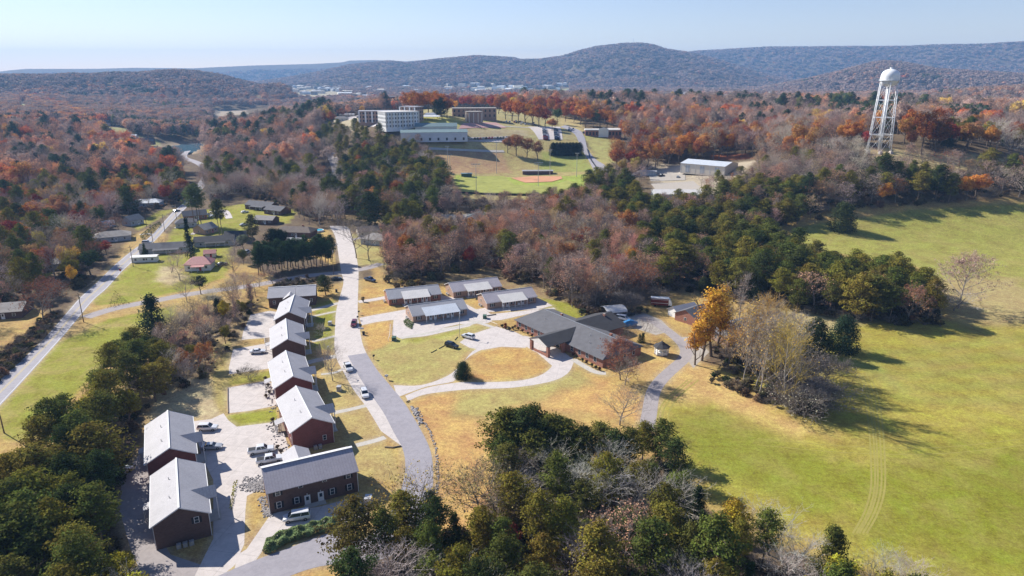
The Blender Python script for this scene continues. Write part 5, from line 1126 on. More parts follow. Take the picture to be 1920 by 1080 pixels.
# stop sign by the highway, swimming pool, barn fence of the ball field
g = G(227,516); e = empty('road_sign', tuple(g), 0, 'round red sign facing away by the highway lawn', 'road sign'); MB().cyl(0,0,0,2.2,.05,n=5).build('post', M['galv'], e); MB().tube((0,-.04,2.4),(0,.02,2.4),.55,n=8).build('sign_plate', M['red'], e)
g = G(589,434); e = empty('swimming_pool', tuple(g), .1, 'bright blue swimming pool with a pale rim beside the brown roofed house', 'pool')
el = lambda r, s, z: [(r*math.cos(t_), s*math.sin(t_), z) for t_ in np.linspace(0, 2*math.pi, 20, endpoint=False)]
MB().hull([el(5.4,3.6,0), el(5.4,3.6,.9), el(5.1,3.3,.9), el(5.1,3.3,.6)], caps=False).build('rim', M['white'], e); t = NT('pool_water'); MB().poly(el(5.12,3.32,.75)).build('water', t.bsdf((.05,.42,.62), .1, .5), e)
for lab, pts in (('black chain fence along the near side of the ball field', [(855,362),(920,366),(985,367),(1050,366)]), ('thin fence beside the school road', [(1100,280),(1107,300),(1122,320)])):
    e = empty('sports_fence', tuple(G(*pts[0])), 0, lab, 'fence'); o = np.array(e.location); mb = MB(); ps = []
    for a, b in zip(pts, pts[1:]):
        A_, B_ = G(*a), G(*b)
        for k in range(10): p = A_+(B_-A_)*k/10; p[2] = hz(p[0], p[1]); ps.append(p-o)
    for p, q in zip(ps, ps[1:]): mb.hull([[(p[0],p[1],p[2]),(p[0],p[1]+.04,p[2]),(p[0],p[1]+.04,p[2]+1.3),(p[0],p[1],p[2]+1.3)],[(q[0],q[1],q[2]),(q[0],q[1]+.04,q[2]),(q[0],q[1]+.04,q[2]+1.3),(q[0],q[1],q[2]+1.3)]])
    mb.build('mesh_panel', M['dark'], e)
# decks and railings behind row houses, back garden
for px, py, lab in ((505,640,'white railed back deck of the second row house'),(532,800,'timber back deck of the rock garden house')):
    g = G(px, py); e = empty('deck', tuple(g), math.radians(110), lab, 'deck'); MB().box(-3,3,-1.4,1.4,.1,.3).build('floor', M['wood_deck'], e)
    for z in (.6, 1.1): MB().box(-3,3,1.35,1.4,z,z+.08).build('rail', M['trim'], e)
    for x in (-3,-1,1,2.95): MB().box(x,x+.1,1.35,1.45,0,1.2).build('post', M['trim'], e)
# boulder lines: stone edging
def rocks(name, pts, n, w, r0, r1, label, seed=3):
    rg = random.Random(seed); W = smooth_line([G2(*p) for p in pts], 6); e = MB()
    for i in range(n):
        a = W[min(int(rg.random()*(len(W)-1)), len(W)-2)]; b = W[W.index(a)+1] if False else a
        x, y = a[0]+rg.uniform(-w, w), a[1]+rg.uniform(-w, w); r = rg.uniform(r0, r1); z = hz(x, y)
        ring = lambda k, q: [(x+r*k*math.cos(t_+q)*rg.uniform(.8,1.15), y+r*k*math.sin(t_+q)*rg.uniform(.8,1.15), 0) for t_ in np.linspace(0, 2*math.pi, 6, endpoint=False)]
        e.hull([[(p[0],p[1],z-.02) for p in ring(.9,0)], [(p[0],p[1],z+r*.45) for p in ring(1,.2)], [(p[0],p[1],z+r*.8) for p in ring(.5,.4)]])
    tag(e.build(name, M['rock']), label, None, None, 'stuff')
rocks('stone_edging', [(782,765),(794,790),(806,808),(812,825),(818,850),(820,880),(820,905),(817,925)], 200, .35, .1, .24, 'line of grey stones along the asphalt street edge')
rocks('stone_edging', [(773,765),(783,780),(790,797)], 50, .5, .25, .5, 'heap of dark boulders on the street bank', 4)
rocks('rubble_bed', [(470,905),(485,912),(495,900)], 600, 2.2, .1, .26, 'pale rubble bed at the end of the brown house', 5); rocks('rubble_bed', [(492,935),(498,955),(505,968)], 220, .8, .1, .26, 'rubble strip along the brown house', 6)
rocks('garden_stones', [(515,790),(520,815),(540,850)], 90, 1.6, .12, .3, 'scattered stones of the back rock garden', 7); rocks('garden_stones', [(500,720),(510,745),(515,780)], 50, 1.2, .12, .3, 'stones and pots behind the maroon house', 8)
# juniper bank
def leafpile(name, outline, n, hh, size, tint, label, mat='leaf', seed=1, kind='stuff'):
    W = [tuple(G2(*p)) for p in outline]; rg = np.random.default_rng(seed); xs = [p[0] for p in W]; ys = [p[1] for p in W]
    x = rg.uniform(min(xs), max(xs), n*4); y = rg.uniform(min(ys), max(ys), n*4); k = inpoly(x, y, W); x, y = x[k][:n], y[k][:n]; d = np.minimum(pdist(x, y, W, True), 1.5)/1.5
    hgt = hh*(.25+.75*np.sqrt(d))*(.8+.35*wob(x, y, 3)); z = H(x, y)+hgt*rg.uniform(.7, 1, len(x)); gx = np.cos(x*1.7+y)*.3
    V, F = leaf_faces(rg, np.column_stack([x, y, z]), np.column_stack([gx, np.sin(y*1.5)*.3, np.ones(len(x))]), size, .8, .8)
    me = np_mesh(name, V, F, M[mat], attrs={'var': ('FACE','FLOAT', np.clip(.5+.35*wob(x,y,2.5)+rg.uniform(-.3,.3,len(x)),0,1))}); o = link(name, me); o.color = (*tint, 1); tag(o, label, None, None, kind); AVOID.append(W); return o
leafpile('ground_cover', [(492,1036),(500,1015),(530,998),(570,988),(610,976),(638,972),(640,984),(620,996),(580,1008),(540,1020),(505,1040)], 12000, 1.7, .3, (.27,.34,.15), 'thick bank of low green juniper above the bottom road')
leafpile('ground_cover', [(756,603),(762,598),(776,606),(772,618),(760,612)], 900, .7, .3, (.16,.2,.08), 'pale ground cover at the duplex corner', seed=2)
leafpile('ground_cover', [(215,545),(245,570),(200,580)], 300, .5, .35, (.14,.13,.06), 'rough weeds at the junction bank', seed=4)
leafpile('ground_cover', [(262,443),(285,425),(300,417),(304,424),(285,440),(268,452)], 1500, 1.6, .4, (.06,.09,.035), 'green hedge between the lawn and the far highway', seed=6)
leafpile('ground_cover', [(430,955),(438,905),(446,900),(434,960)], 200, .8, .3, (.3,.28,.05), 'yellow-green plants at the porch of the nearest house', seed=7)
# ------------------------------------------------------------------ trees
AV = [(np.array(W), (min(p[0] for p in W), max(p[0] for p in W), min(p[1] for p in W), max(p[1] for p in W))) for W in AVOID]
def clear(x, y, m=0):
    for W, (a, b, c, d) in AV:
        if a-m < x < b+m and c-m < y < d+m and (inpoly(np.array([x]), np.array([y]), [tuple(q) for q in W])[0] or (m and pdist(np.array([x]), np.array([y]), [tuple(q) for q in W], True)[0] < m)): return False
    return True
PLACED = {}
def free(x, y, s):
    i, j = int(x//8), int(y//8)
    for a in range(i-2, i+3):
        for b in range(j-2, j+3):
            for (u, v, r) in PLACED.get((a, b), ()):
                if (u-x)**2+(v-y)**2 < ((s+r)*.5)**2: return False
    return True
def put(x, y, s): PLACED.setdefault((int(x//8), int(y//8)), []).append((x, y, s))
def jit(c, k=.15): f = random.uniform(1-k, 1+k); return tuple(max(.004, q*f*random.uniform(1-k*.5, 1+k*.5)) for q in c)
OLIVE=(.20,.175,.032); DKGREEN=(.058,.078,.024); GREEN=(.10,.125,.03); PINEG=(.115,.13,.030); RUST=(.40,.14,.05); ORANGE=(.56,.23,.05); GOLD=(.66,.42,.06); BROWN=(.46,.25,.13); PINK=(.60,.33,.23); GREY=(.52,.44,.37); GREYD=(.38,.31,.26); RED=(.30,.055,.035); YGREEN=(.34,.31,.04); TAN=(.55,.38,.22); MAUVE=(.48,.33,.28)
KIND = { # name, category, mesh, tints, height range, crown width factor
 'pine': ('pine_tree','pine tree','pine',[OLIVE,PINEG,PINEG,DKGREEN],(13,19),1.0),
 'olive': ('pine_tree','pine tree','pine',[OLIVE,(.20,.165,.035),(.13,.13,.03)],(12,17),1.1),
 'cedar': ('cedar_tree','cedar tree','cedar',[DKGREEN,(.03,.05,.02)],(7,12),1.0),
 'bare': ('bare_tree','bare tree','bare',[GREY,GREYD,MAUVE,GREY],(11,17),1.0),
 'slim': ('slender_tree','slender tree','slim',[PINK,BROWN,MAUVE,PINK,TAN],(12,18),1.1),
 'semi': ('thinning_tree','thinning tree','semi',[BROWN,PINK,RUST,TAN],(11,16),1.0),
 'rust': ('autumn_tree','autumn tree','broad',[RUST,(.42,.18,.06),BROWN,RED,(.5,.24,.08)],(11,17),1.0),
 'orange': ('autumn_tree','autumn tree','broad',[ORANGE,(.50,.24,.07),RUST],(11,16),1.0),
 'gold': ('autumn_tree','autumn tree','broad',[GOLD,(.42,.30,.08)],(9,14),.9),
 'birch': ('birch_tree','birch tree','birch',[(.45,.32,.18),(.60,.38,.10),(.38,.29,.2),(.58,.38,.13)],(20,27),.95),
 'pale': ('bare_tree','bare tree','bare',[(.58,.53,.46),(.50,.45,.40),(.45,.40,.36)],(11,15),1.1),
 'ygreen': ('leafy_tree','leafy tree','broad',[YGREEN,(.16,.17,.04)],(8,13),.9),
 'green': ('leafy_tree','leafy tree','broad',[GREEN,OLIVE],(9,14),1.0),
}
WORD = {'pine':'dark green pine','olive':'olive green pine','cedar':'dense dark cedar','bare':'leafless grey tree','slim':'slender pinkish brown tree','semi':'half-bare brown tree','rust':'rust red tree','orange':'orange leaved tree','gold':'golden yellow tree','ygreen':'yellow-green tree','green':'mid green leafy tree','birch':'tall pale birch tree','pale':'ghostly pale bare tree'}
PEND = []
def wood(outline, mix, spacing, where, maxn=999, hs=1.0, seed=0, m=0.0, wide=1.0):
    """scatter single trees over a photo outline of ground"""
    rg = random.Random(seed+len(where)); W = [tuple(G2(*p)) for p in outline]; xs = [p[0] for p in W]; ys = [p[1] for p in W]
    area = abs(sum(W[i][0]*W[(i+1) % len(W)][1]-W[(i+1) % len(W)][0]*W[i][1] for i in range(len(W))))/2
    n = 0; keys = [k for k, w in mix.items() for _ in range(w)]
    for _ in range(int(area/spacing**2*5)+20):
        if n >= maxn: break
        x, y = rg.uniform(min(xs), max(xs)), rg.uniform(min(ys), max(ys))
        if not inpoly(np.array([x]), np.array([y]), W)[0] or not free(x, y, spacing) or not clear(x, y, m): continue
        k = rg.choice(keys)
        nm, cat, mesh, tints, (h0, h1), wd_ = KIND[k]; put(x, y, spacing); n += 1
        PEND.append((k, x, y, rg.uniform(h0, h1)*hs, jit(rg.choice(tints)), where, wd_*rg.uniform(.85, 1.2)*wide, rg.randrange(8), rg.uniform(0, 6.28)))
    return n
def one(k, px, py, h, label, tint=None, wide=1.0, v=None, mesh=None, name=None, cat=None, rz=None):
    g = G(px, py); nm, ct, ms, tints, _, wd_ = KIND[k]; put(g[0], g[1], 6)
    return tree(name or nm, mesh or ms, (g[0], g[1]), h, tint or jit(tints[0], .05), label, cat or ct, None, wide*wd_, v, rz)

# ---- trees one can point at
one('pine',293,640,17,'tall dark bushy evergreen standing alone above the scrub left of the first car park',(.035,.055,.028),1.5,3,'cedar')
one('pine',262,722,14,'spreading dark pine with an open shaded trunk beside the straw patch',PINEG,1.5,0)
one('rust',82,606,17.5,'big russet multi-trunk tree between the highway and the grey roofed house',(.24,.085,.05),1.15,0,'semi','autumn_tree','autumn tree')
one('rust',95,585,15,'second russet crown just behind the big one by the highway',(.22,.08,.045),1.1,1,'semi','autumn_tree','autumn tree')
one('orange',60,430,17,'bright orange tree glowing before the dark left wood',(.52,.20,.04),1.2,0)
one('orange',78,440,13,'lower orange tree tucked under the brightest orange one',(.45,.16,.035),1.0,1)
one('rust',178,395,16,'round red-brown tree at the edge of the dark left wood',(.33,.09,.04),1.2,2)
one('rust',313,384,15,'red-topped tree beside the head of the highway',(.36,.08,.04),1.1,0)
one('rust',224,437,11,'pinkish russet tree beside the small pale highway house',(.27,.14,.10),1.3,1,'semi','autumn_tree','autumn tree')
one('cedar',272,478,6,'small cone-shaped evergreen on the highway edge by the ranch house',DKGREEN,1.1)
one('cedar',358,483,20,'pointed dark evergreen towering beside the long ranch house',(.03,.045,.022),.75,2)
one('rust',200,478,8,'small bright red tree beside the low tan-roofed house',(.36,.07,.04),1.4,3)
one('green',170,515,13,'large dark green tree overhanging the highway shade',(.05,.075,.03),1.3,2)
for k,(x,y,h) in enumerate(((365,425,24),(372,421,25),(378,424,23))): one('pine',x,y,h,('left','middle','right')[k]+'most of three very tall pines beside the red brick house',(.12,.15,.05),.9,4)
for k,(x,y,h) in enumerate(((412,440,19),(418,444,21))): one('pine',x,y,h,('thin leaning pine','taller upright pine')[k]+' above the pinkish garage house',(.08,.09,.035),.85,4)
one('green',457,470,10,'silvery shrubby tree beside the dark roofed ranch wing',(.2,.22,.15),1.2,2); one('bare',412,500,6,'dark gnarled bare tree beside the pink roofed house',(.08,.07,.06),1.3,2)
one('bare',313,458+10,8,'small pale bare tree on the lawn above the ranch house',TAN,1.3,2)
one('bare',322,512,9,'grey bare tree on the lawn left of the pink roofed house',GREY,1.5,0); one('bare',338,526,8,'lower spreading bare tree below the pink roofed house',MAUVE,1.6,2); one('bare',333,500,9,'bare tree between the ranch house and the pink roof',MAUVE,1.3,1); one('bare',434,490,7,'wide low bare fruit tree on the slope',GREYD,1.6,2); one('bare',351,566,11,'slender bare tree beside the side road',GREYD,1.1,3)
one('pine',476,470,19,'tall ragged pine left of the pine row',(.075,.08,.035),1.0,1); one('pine',515,470,12,'black-green dense evergreen beside the brown roofed pool house',(.018,.03,.014),1.5,0,'round_cedar','cedar_tree','cedar tree'); one('pine',528,468,11,'second black-green evergreen touching the pool house',(.02,.033,.015),1.4,0,'round_cedar','cedar_tree','cedar tree')
one('ygreen',423,606,10,'yellow and orange bush glowing beside the car parks',(.40,.30,.03),.9,3); one('green',377,552,9,'dark rounded tree beside the side road bend',(.04,.055,.03),1.2,0)
one('pine',611,553,8.5,'rounded dark pine on the corner above the far house',(.045,.065,.022),1.5,2)
one('bare',668,484,21,'large bare tree on the corner lawn, left of two',(.36,.30,.25),1.0,0); one('bare',692,489,20,'large bare tree on the corner lawn, right of two',(.34,.28,.24),1.0,1)
one('pine',698,428,22,'broad dark pine rising behind the tan roofed house',(.05,.07,.03),1.3,2)
one('bare',606,631,5,'small bare ornamental tree on the lawn by the street',GREY,1.3,2); one('bare',610,690,10,'thin bare sapling beside the maroon house, left of two',GREYD,.8,3); one('bare',624,714,13,'thin bare sapling with a mulch ring beside the maroon house',GREYD,.8,3)
one('cedar',869,708,5.4,'small round evergreen at the fork of the loop drive',(.035,.055,.025),1.5,0,'round_cedar')
one('bare',467,712,5,'small bare shrub at the corner of the middle car park',(.2,.2,.11),1.2,0,'bareshrub')
one('pine',1318,548,7,'dark shrubby evergreen at the end of the clearing',(.06,.07,.03),1.0,0,'round_cedar')
one('gold',1206,505,12,'slim flame-orange tree among the dark pines',(.55,.24,.05),.95,1,'column')
one('semi',1312,520,16,'pale feathery bare tree before the dark pines',(.3,.2,.14),.9,0)
one('cedar',1578,432,16.5,'tall egg-shaped evergreen alone in the upper meadow',(.06,.075,.03),1.3,0,'round_cedar')
one('cedar',1579,658,12.5,'rounded evergreen in the meadow, right of the pair beside the birch grove',(.035,.06,.032),1.2,0,'round_cedar',rz=1); one('cedar',1524,666,13,'rounded evergreen in the meadow, left of the pair, half behind bare branches',(.04,.055,.025),1.4,1,'round_cedar',rz=2)
one('semi',1797,578,23,'large lone pinkish grey tree with white limbs in the right meadow',(.50,.33,.27),1.1,0,'fine','bare_tree','bare tree'); one('bare',1788,583,9,'low spreading white-limbed tree under the lone meadow tree',(.5,.45,.4),2.0,2)
one('gold',1738,606,16,'golden green tree closing the dark pine belt',(.20,.16,.03),1.3,3); one('semi',1700,607,16,'pale rust feathery tree at the end of the pine belt',(.42,.2,.12),1.0,1)
one('rust',1163,712,15,'russet drooping tree at the corner of the clinic',(.34,.14,.09),.95,1,'fine','autumn_tree','autumn tree'); one('bare',1172,722,10,'grey leafless tree right below the russet one by the clinic',GREY,1.0,2)
one('bare',1162,797,13,'bare spreading tree rising from the foreground wood edge',(.27,.24,.21),1.15,2)
one('bare',1204,636,8,'wide bare garden tree beside the clinic wing',(.3,.24,.21),1.5,0); one('semi',1180,640,6,'brown bushy garden tree against the clinic wing',(.16,.12,.10),1.2,0)
for x,h in ((1199,3.2),(1205,3.6)): one('cedar',x,642,h,('smaller' if h<3.4 else 'larger')+' of two dark garden cones behind the clinic',DKGREEN,1.0,1)
one('gold',1333,668,23,'tall golden yellow tree at the left side of the birch grove',(.62,.33,.05),1.15,1,'column'); one('gold',1316,676,17,'lower golden tree in front of the tall yellow one',(.62,.34,.06),1.2,0,'column'); one('gold',1303,684,14,'small golden tree leaning out of the grove',(.6,.3,.05),1.1,1,'column'); one('gold',1362,668,23,'thin yellow-leaved birch behind the tall golden tree',(.66,.42,.10),1.2,1,'birch'); one('gold',1385,682,24,'thin yellow-leaved birch near the middle of the grove',(.62,.40,.10),1.2,1,'birch'); one('gold',1402,668,17,'thin yellow-leaved birch at the back of the grove',(.60,.40,.12),1.2,0,'birch'); one('gold',1365,690,15,'sparse orange gold tree inside the grove edge',(.6,.33,.08),1.0,1,'semi'); one('gold',1345,655,22,'golden tree just behind the tall yellow one',(.58,.33,.07),1.1,0,'column')
one('rust',1727,290,31,'huge rust brown oak right of the water tower',(.36,.13,.045),.85,1); one('rust',1752,292,27,'dark rust oak touching the huge one',(.2,.075,.035),1.0,2); one('rust',1770,293,15,'dark green-brown tree right of the huge oak',(.05,.05,.03),1.2,2)
one('rust',1622,279,13,'pink-red tree left of the water tower legs',(.42,.07,.06),1.0,0); one('rust',1706,284,15,'rust tree immediately right of the tower legs',(.27,.11,.05),1.0,0)
one('orange',1810,282,19,'orange brown tree above the right-hand street',(.33,.17,.05),1.3,3); one('rust',968,292,20,'orange brown tree on the slope above the ball field',(.36,.15,.06),1.2,0); one('rust',988,296,19,'second orange brown tree on the slope above the ball field',(.33,.13,.06),1.2,1); one('rust',952,287,16,'third and smallest tree of the clump above the ball field',(.33,.15,.07),1.1,2); one('rust',1008,300,18,'right end tree of the clump above the ball field',(.3,.13,.07),1.1,3)
one('rust',1035,245,13,'russet round tree at the twin-row car park',(.40,.16,.06),1.5,2)
for i in range(9): one('cedar',1037+i*6.2,291,11.5,'dark round evergreen in the clipped clump beside the school road',(.018,.03,.014),1.0,0,'round_cedar').__setitem__('group','dark evergreens of the clump beside the school road')
# pine row above the side road
for i in range(26):
    f = i/25; o = one('pine',484+f*138+random.uniform(-1.5,1.5),516-f*18-(i%2)*7,random.uniform(12,15),'straight dark pine in the planted row above the shaded side road',jit((.045,.075,.03)),1.0,i%3,'rowpine'); o['group'] = 'planted pine row above the side road'
# foreground wood, trees one can tell
one('olive',662,1062,14,'leftmost bushy olive pine of the foreground wood',(.13,.105,.03),1.25,2); one('ygreen',752,1010,11,'yellow-green pine behind the foreground pond of shade',(.17,.19,.035),1.0,0,'pine')
one('pine',812,1010,11,'grey-green conical pine in the foreground wood',(.07,.085,.05),1.1,1); one('semi',778,1000,15,'bare tree with few yellow leaves over the bend of the street',(.42,.30,.08),1.1,2); one('semi',905,982,15,'open bare tree with yellowish leaves, left of the twin',(.38,.29,.12),1.1,0); one('semi',928,978,14,'open bare tree with yellowish leaves, right of the twin',(.36,.28,.13),1.2,2)
one('pine',978,885,16,'tallest dark green pine at the head of the foreground wood',(.075,.095,.03),1.25,0); one('pine',1012,892,14,'dark pine right beside the tallest foreground pine',(.06,.08,.028),1.2,3); one('orange',1032,905,9,'orange speckled shrub tree below the tallest foreground pine',(.33,.22,.04),1.0,2)
one('gold',1372,1045,13,'yellow tipped pine at the meadow edge of the foreground wood',(.36,.25,.03),1.25,3,'pine','pine_tree','pine tree'); one('cedar',1552,1082,11,'olive cone evergreen at the meadow edge',(.10,.105,.025),1.15,1); one('cedar',1310,1040,10,'dark spire evergreen left of the yellow tipped pine',(.04,.055,.025),.8,2)
one('bare',1215,990,12,'white-grey vase shaped bare tree in the foreground wood, left of two',(.50,.45,.38),1.2,2); one('bare',1250,985,12,'white-grey vase shaped bare tree in the foreground wood, right of two',(.48,.44,.38),1.2,2)
one('bare',1440,1040,12,'pale misty bare tree before the right meadow',(.48,.45,.42),1.3,0); one('red',958,1060,6,'',None) if False else one('rust',955,1040,7,'small pinkish red tree inside the foreground wood',(.42,.10,.07),1.2,0); one('rust',860,1090,7,'low red maple at the foot of the foreground wood',(.30,.06,.04),1.2,0,'semi','autumn_tree','autumn tree')
BK = [(605,238,20,'rust'),(622,234,18,'rust'),(640,224,20,'rust'),(680,216,17,'gold'),(700,205,16,'rust'),(752,204,22,'gold'),(765,212,27,'rust'),(778,214,29,'orange'),(790,215,27,'rust'),(803,214,28,'rust'),(815,216,29,'orange'),(826,219,28,'rust'),(838,222,24,'rust'),(855,208,18,'gold'),(868,206,24,'red'),(880,206,25,'red'),(893,206,24,'rust'),(906,207,25,'rust'),(922,210,24,'red'),(935,214,24,'rust'),(948,224,24,'rust'),(960,227,27,'rust'),(972,231,28,'orange'),(985,234,30,'rust'),(998,236,28,'orange'),(1010,238,27,'rust'),(1022,238,24,'red'),(1045,232,20,'green'),(1060,228,20,'rust'),(1076,228,22,'red'),(1088,234,28,'orange'),(1098,240,30,'orange'),(1112,240,24,'green'),(1125,238,24,'rust'),(1138,240,24,'orange'),(1150,246,22,'rust'),(1162,250,22,'bare'),(1174,252,22,'bare')]
for x, y, h, k in BK:
    kk = 'rust' if k == 'red' else k
    o = one(kk, x, y, h*.88, f'tall {"red" if k == "red" else WORD[k].split()[0] if k != "green" else "green"} tree in the row behind the campus', jit((.42,.08,.05)) if k == 'red' else jit({'rust':(.42,.14,.05),'orange':(.50,.20,.05),'gold':(.70,.42,.05),'green':(.09,.13,.05),'bare':(.4,.3,.24)}[k]), 1.15); o['group'] = f'tall {k} trees in the row behind the campus'
one('pine',829,222,19,'dark pine by the white tent',(.03,.045,.02),1.2,2); one('pine',820,221,17,'second dark pine by the white tent',(.03,.045,.02),1.1,2)
one('pine',1236,868,11,'dark pine at the wood edge where the drive disappears',PINEG,1.3,2); one('pine',1204,862,10,'olive pine hiding the end of the drive',OLIVE,1.3,3); one('pine',1262,905,11,'dark pine at the corner of the foreground wood and the meadow',DKGREEN,1.3,0)
# ---- woods
wood([(-250,1010),(-60,960),(30,930),(95,880),(150,815),(205,765),(250,745),(258,775),(238,820),(215,870),(198,930),(195,980),(212,1040),(245,1100),(280,1300),(-250,1300)], dict(pine=5,olive=8,ygreen=3,green=1,pale=1), 4.3, 'in the wood at the lower left', hs=.95, seed=1, m=1.4, wide=1.2)
wood([(-200,1130),(120,1060),(190,1040),(235,1110),(280,1300),(-200,1400)], dict(pale=5,bare=2,ygreen=2,semi=1), 3.8, 'at the lower left corner', hs=.75, seed=2, m=1.0)
for i, (x, y, h) in enumerate(((948,868,14),(962,880,15.5),(995,868,15),(1030,880,14),(1046,872,12.5),(1064,888,13),(1092,882,12),(1120,884,12.5),(1150,892,12),(1010,905,13),(945,900,12),(1180,886,11.5))):
    o = one(('pine','olive')[i % 2],x,y,h,'dense dark pine in the tall clump at the head of the foreground wood',jit(((.075,.095,.028),(.13,.125,.03))[i % 2]),1.35,(0,2,3,1)[i % 4]); o['group'] = 'dense pines of the tall clump at the head of the foreground wood'
wood([(185,745),(225,695),(262,668),(318,690),(338,722),(285,762),(240,765)], dict(pine=5,olive=5,green=1), 4.6, 'beside the field, above the straw patch', hs=.8, seed=29, m=1.0, wide=1.3)
wood([(262,670),(310,630),(345,600),(400,565),(465,548),(490,560),(455,600),(438,640),(405,660),(395,700),(350,730),(300,750),(270,740)], dict(bare=5,semi=3,slim=3,rust=1,green=1,cedar=1), 4.8, 'in the scrub left of the car parks', hs=.72, seed=3, m=1.5)
wood([(690,1075),(760,1040),(860,1030),(900,1000),(935,960),(945,905),(980,890),(1060,885),(1120,880),(1200,880),(1258,895),(1272,950),(1330,1010),(1400,1045),(1500,1070),(1560,1095),(1640,1120),(1740,1170),(1850,1300),(600,1350),(640,1180)], dict(pine=8,olive=7,cedar=2,bare=1,pale=7,semi=1,green=2,ygreen=3), 3.9, 'in the foreground wood', hs=.86, seed=4, m=1.5, wide=1.02)
wood([(1335,655),(1400,648),(1440,658),(1472,690),(1505,742),(1500,768),(1440,755),(1390,728),(1325,692)], dict(birch=1), 4.6, 'in the birch grove', maxn=40, seed=5)
wood([(1225,545),(1195,500),(1205,455),(1300,440),(1400,452),(1480,490),(1560,520),(1690,545),(1750,562),(1750,600),(1690,610),(1620,602),(1560,595),(1500,588),(1440,572),(1400,564),(1330,545),(1290,532)], dict(pine=7,olive=11,cedar=1,semi=1), 5.0, 'in the dark pine belt by the meadow', hs=1.0, seed=6, wide=1.25)
wood([(1140,420),(1160,402),(1235,402),(1330,392),(1400,362),(1480,372),(1480,424),(1400,446),(1300,438),(1205,452)], dict(pine=4,olive=9,slim=2,semi=1), 5.4, 'between the pine belt and the warehouses', hs=0.95, seed=7, wide=1.25)
wood([(1480,372),(1480,424),(1560,402),(1620,394),(1720,385),(1920,374),(2050,370),(2050,340),(1900,340),(1750,346),(1600,352)], dict(pine=4,olive=4,slim=2,bare=3,semi=2,cedar=2,orange=1), 5.4, 'above the upper meadow', hs=1.15, seed=8, wide=1.15)
wood([(715,500),(735,526),(826,524),(838,511),(935,501),(950,526),(1005,531),(1025,558),(1060,573),(1110,583),(1165,576),(1215,560),(1235,530),(1200,500),(1200,450),(1150,420),(1100,403),(1000,398),(930,445),(870,450),(800,448),(755,455),(735,475)], dict(slim=13,bare=2,semi=4,orange=1,olive=1,rust=1), 4.6, 'in the russet wood behind the clinic', hs=1.12, seed=9, m=1.0)
wood([(950,440),(1000,398),(940,392),(850,384),(830,400),(800,420),(815,445)], dict(slim=8,bare=3,pine=1), 5.2, 'in the thin wood below the ball field', hs=0.85, seed=10)
wood([(1010,398),(1030,390),(1080,384),(1120,350),(1175,345),(1200,395),(1150,402)], dict(pine=4,olive=4,slim=1,bare=1,orange=1), 5.8, 'right of the ball field', hs=1.0, seed=11, wide=1.2)
wood([(640,310),(700,275),(790,286),(826,335),(845,368),(820,420),(760,440),(730,440),(690,410),(650,395),(632,350)], dict(pine=6,olive=4,bare=4,slim=2,rust=1), 5.8, 'in the pine wood beside the lane', hs=1.05, seed=12, wide=1.15)
wood([(715,440),(800,445),(760,455),(740,478),(730,490),(718,470)], dict(bare=2,green=1,olive=1), 6, 'beyond the corner lawn', hs=.7, seed=13)
wood([(395,330),(480,320),(600,340),(628,380),(600,425),(570,425),(530,385),(480,370),(440,370),(395,385),(385,350)], dict(bare=7,slim=3,pine=3,semi=2), 5.4, 'around the lone white house', hs=1.15, seed=14)
wood([(0,560),(60,560),(100,555),(150,535),(190,480),(180,440),(200,418),(250,402),(300,385),(345,375),(345,340),(150,350),(-100,390),(-200,560)], dict(bare=5,pine=4,semi=2,rust=3,orange=2,gold=2,cedar=1,green=1), 6.0, 'in the wood left of the highway', hs=1.1, seed=15)
wood([(-200,640),(-50,620),(0,540),(70,545),(60,570),(20,575),(-50,640)], dict(bare=4,semi=2), 6, 'by the houses at the left edge', seed=16, hs=.85)
wood([(440,560),(500,545),(520,540),(500,530),(470,530),(430,545)], dict(bare=4,semi=1,green=1), 5, 'along the side road bend', hs=.6, seed=17)
wood([(420,520),(440,480),(480,490),(480,520)], dict(bare=3,green=1), 6, 'below the pink roofed house', hs=.6, seed=18)
wood([(1200,300),(1160,305),(1150,330),(1210,330),(1215,320),(1285,305),(1420,290),(1420,310),(1500,300),(1500,260),(1160,256)], dict(orange=4,rust=4,gold=1,slim=4,bare=3), 6.2, 'in the golden wood behind the warehouses', hs=1.5, seed=19)
wood([(1420,310),(1420,345),(1480,370),(1600,350),(1750,344),(1900,338),(1900,326),(1760,325),(1640,302),(1600,290),(1500,300)], dict(bare=7,slim=3,semi=4,olive=2), 5.6, 'below the water tower', hs=1.1, seed=20)
wood([(1500,258),(1620,262),(1630,280),(1600,290),(1500,300)], dict(rust=2,slim=4,bare=3,orange=1,semi=1), 6.5, 'left of the water tower', hs=1.4, seed=21)
wood([(1690,262),(1900,268),(1920,300),(1760,288),(1690,280)], dict(rust=3,bare=3,orange=2,green=2,cedar=1), 7, 'right of the water tower', hs=1.35, seed=22)
wood([(770,206),(870,201),(960,208),(1050,222),(1095,232),(1180,240),(1180,232),(1000,208),(850,198),(770,200)], dict(rust=7,orange=3,gold=1), 9, 'behind the school campus', seed=23, hs=1.55)
wood([(600,246),(640,248),(690,262),(740,274),(790,280),(700,275),(640,308),(600,290)], dict(pine=4,olive=2,bare=4,slim=1), 6.5, 'on the slope left of the campus', hs=0.95, seed=24)
wood([(1300,350),(1420,336),(1440,352),(1340,368),(1305,368)], dict(slim=3,olive=2,bare=2), 6.5, 'between the two warehouses', hs=0.7, seed=26)
wood([(1205,300),(1175,318),(1190,345),(1215,345)], dict(slim=3,bare=2), 6.5, 'left of the warehouse yard', hs=0.9, seed=27)
wood([(596,372),(640,372),(650,421),(612,422),(600,400)], dict(bare=3,slim=2,pine=4,green=1), 5, 'over the top end of the street', hs=1.1, seed=28)
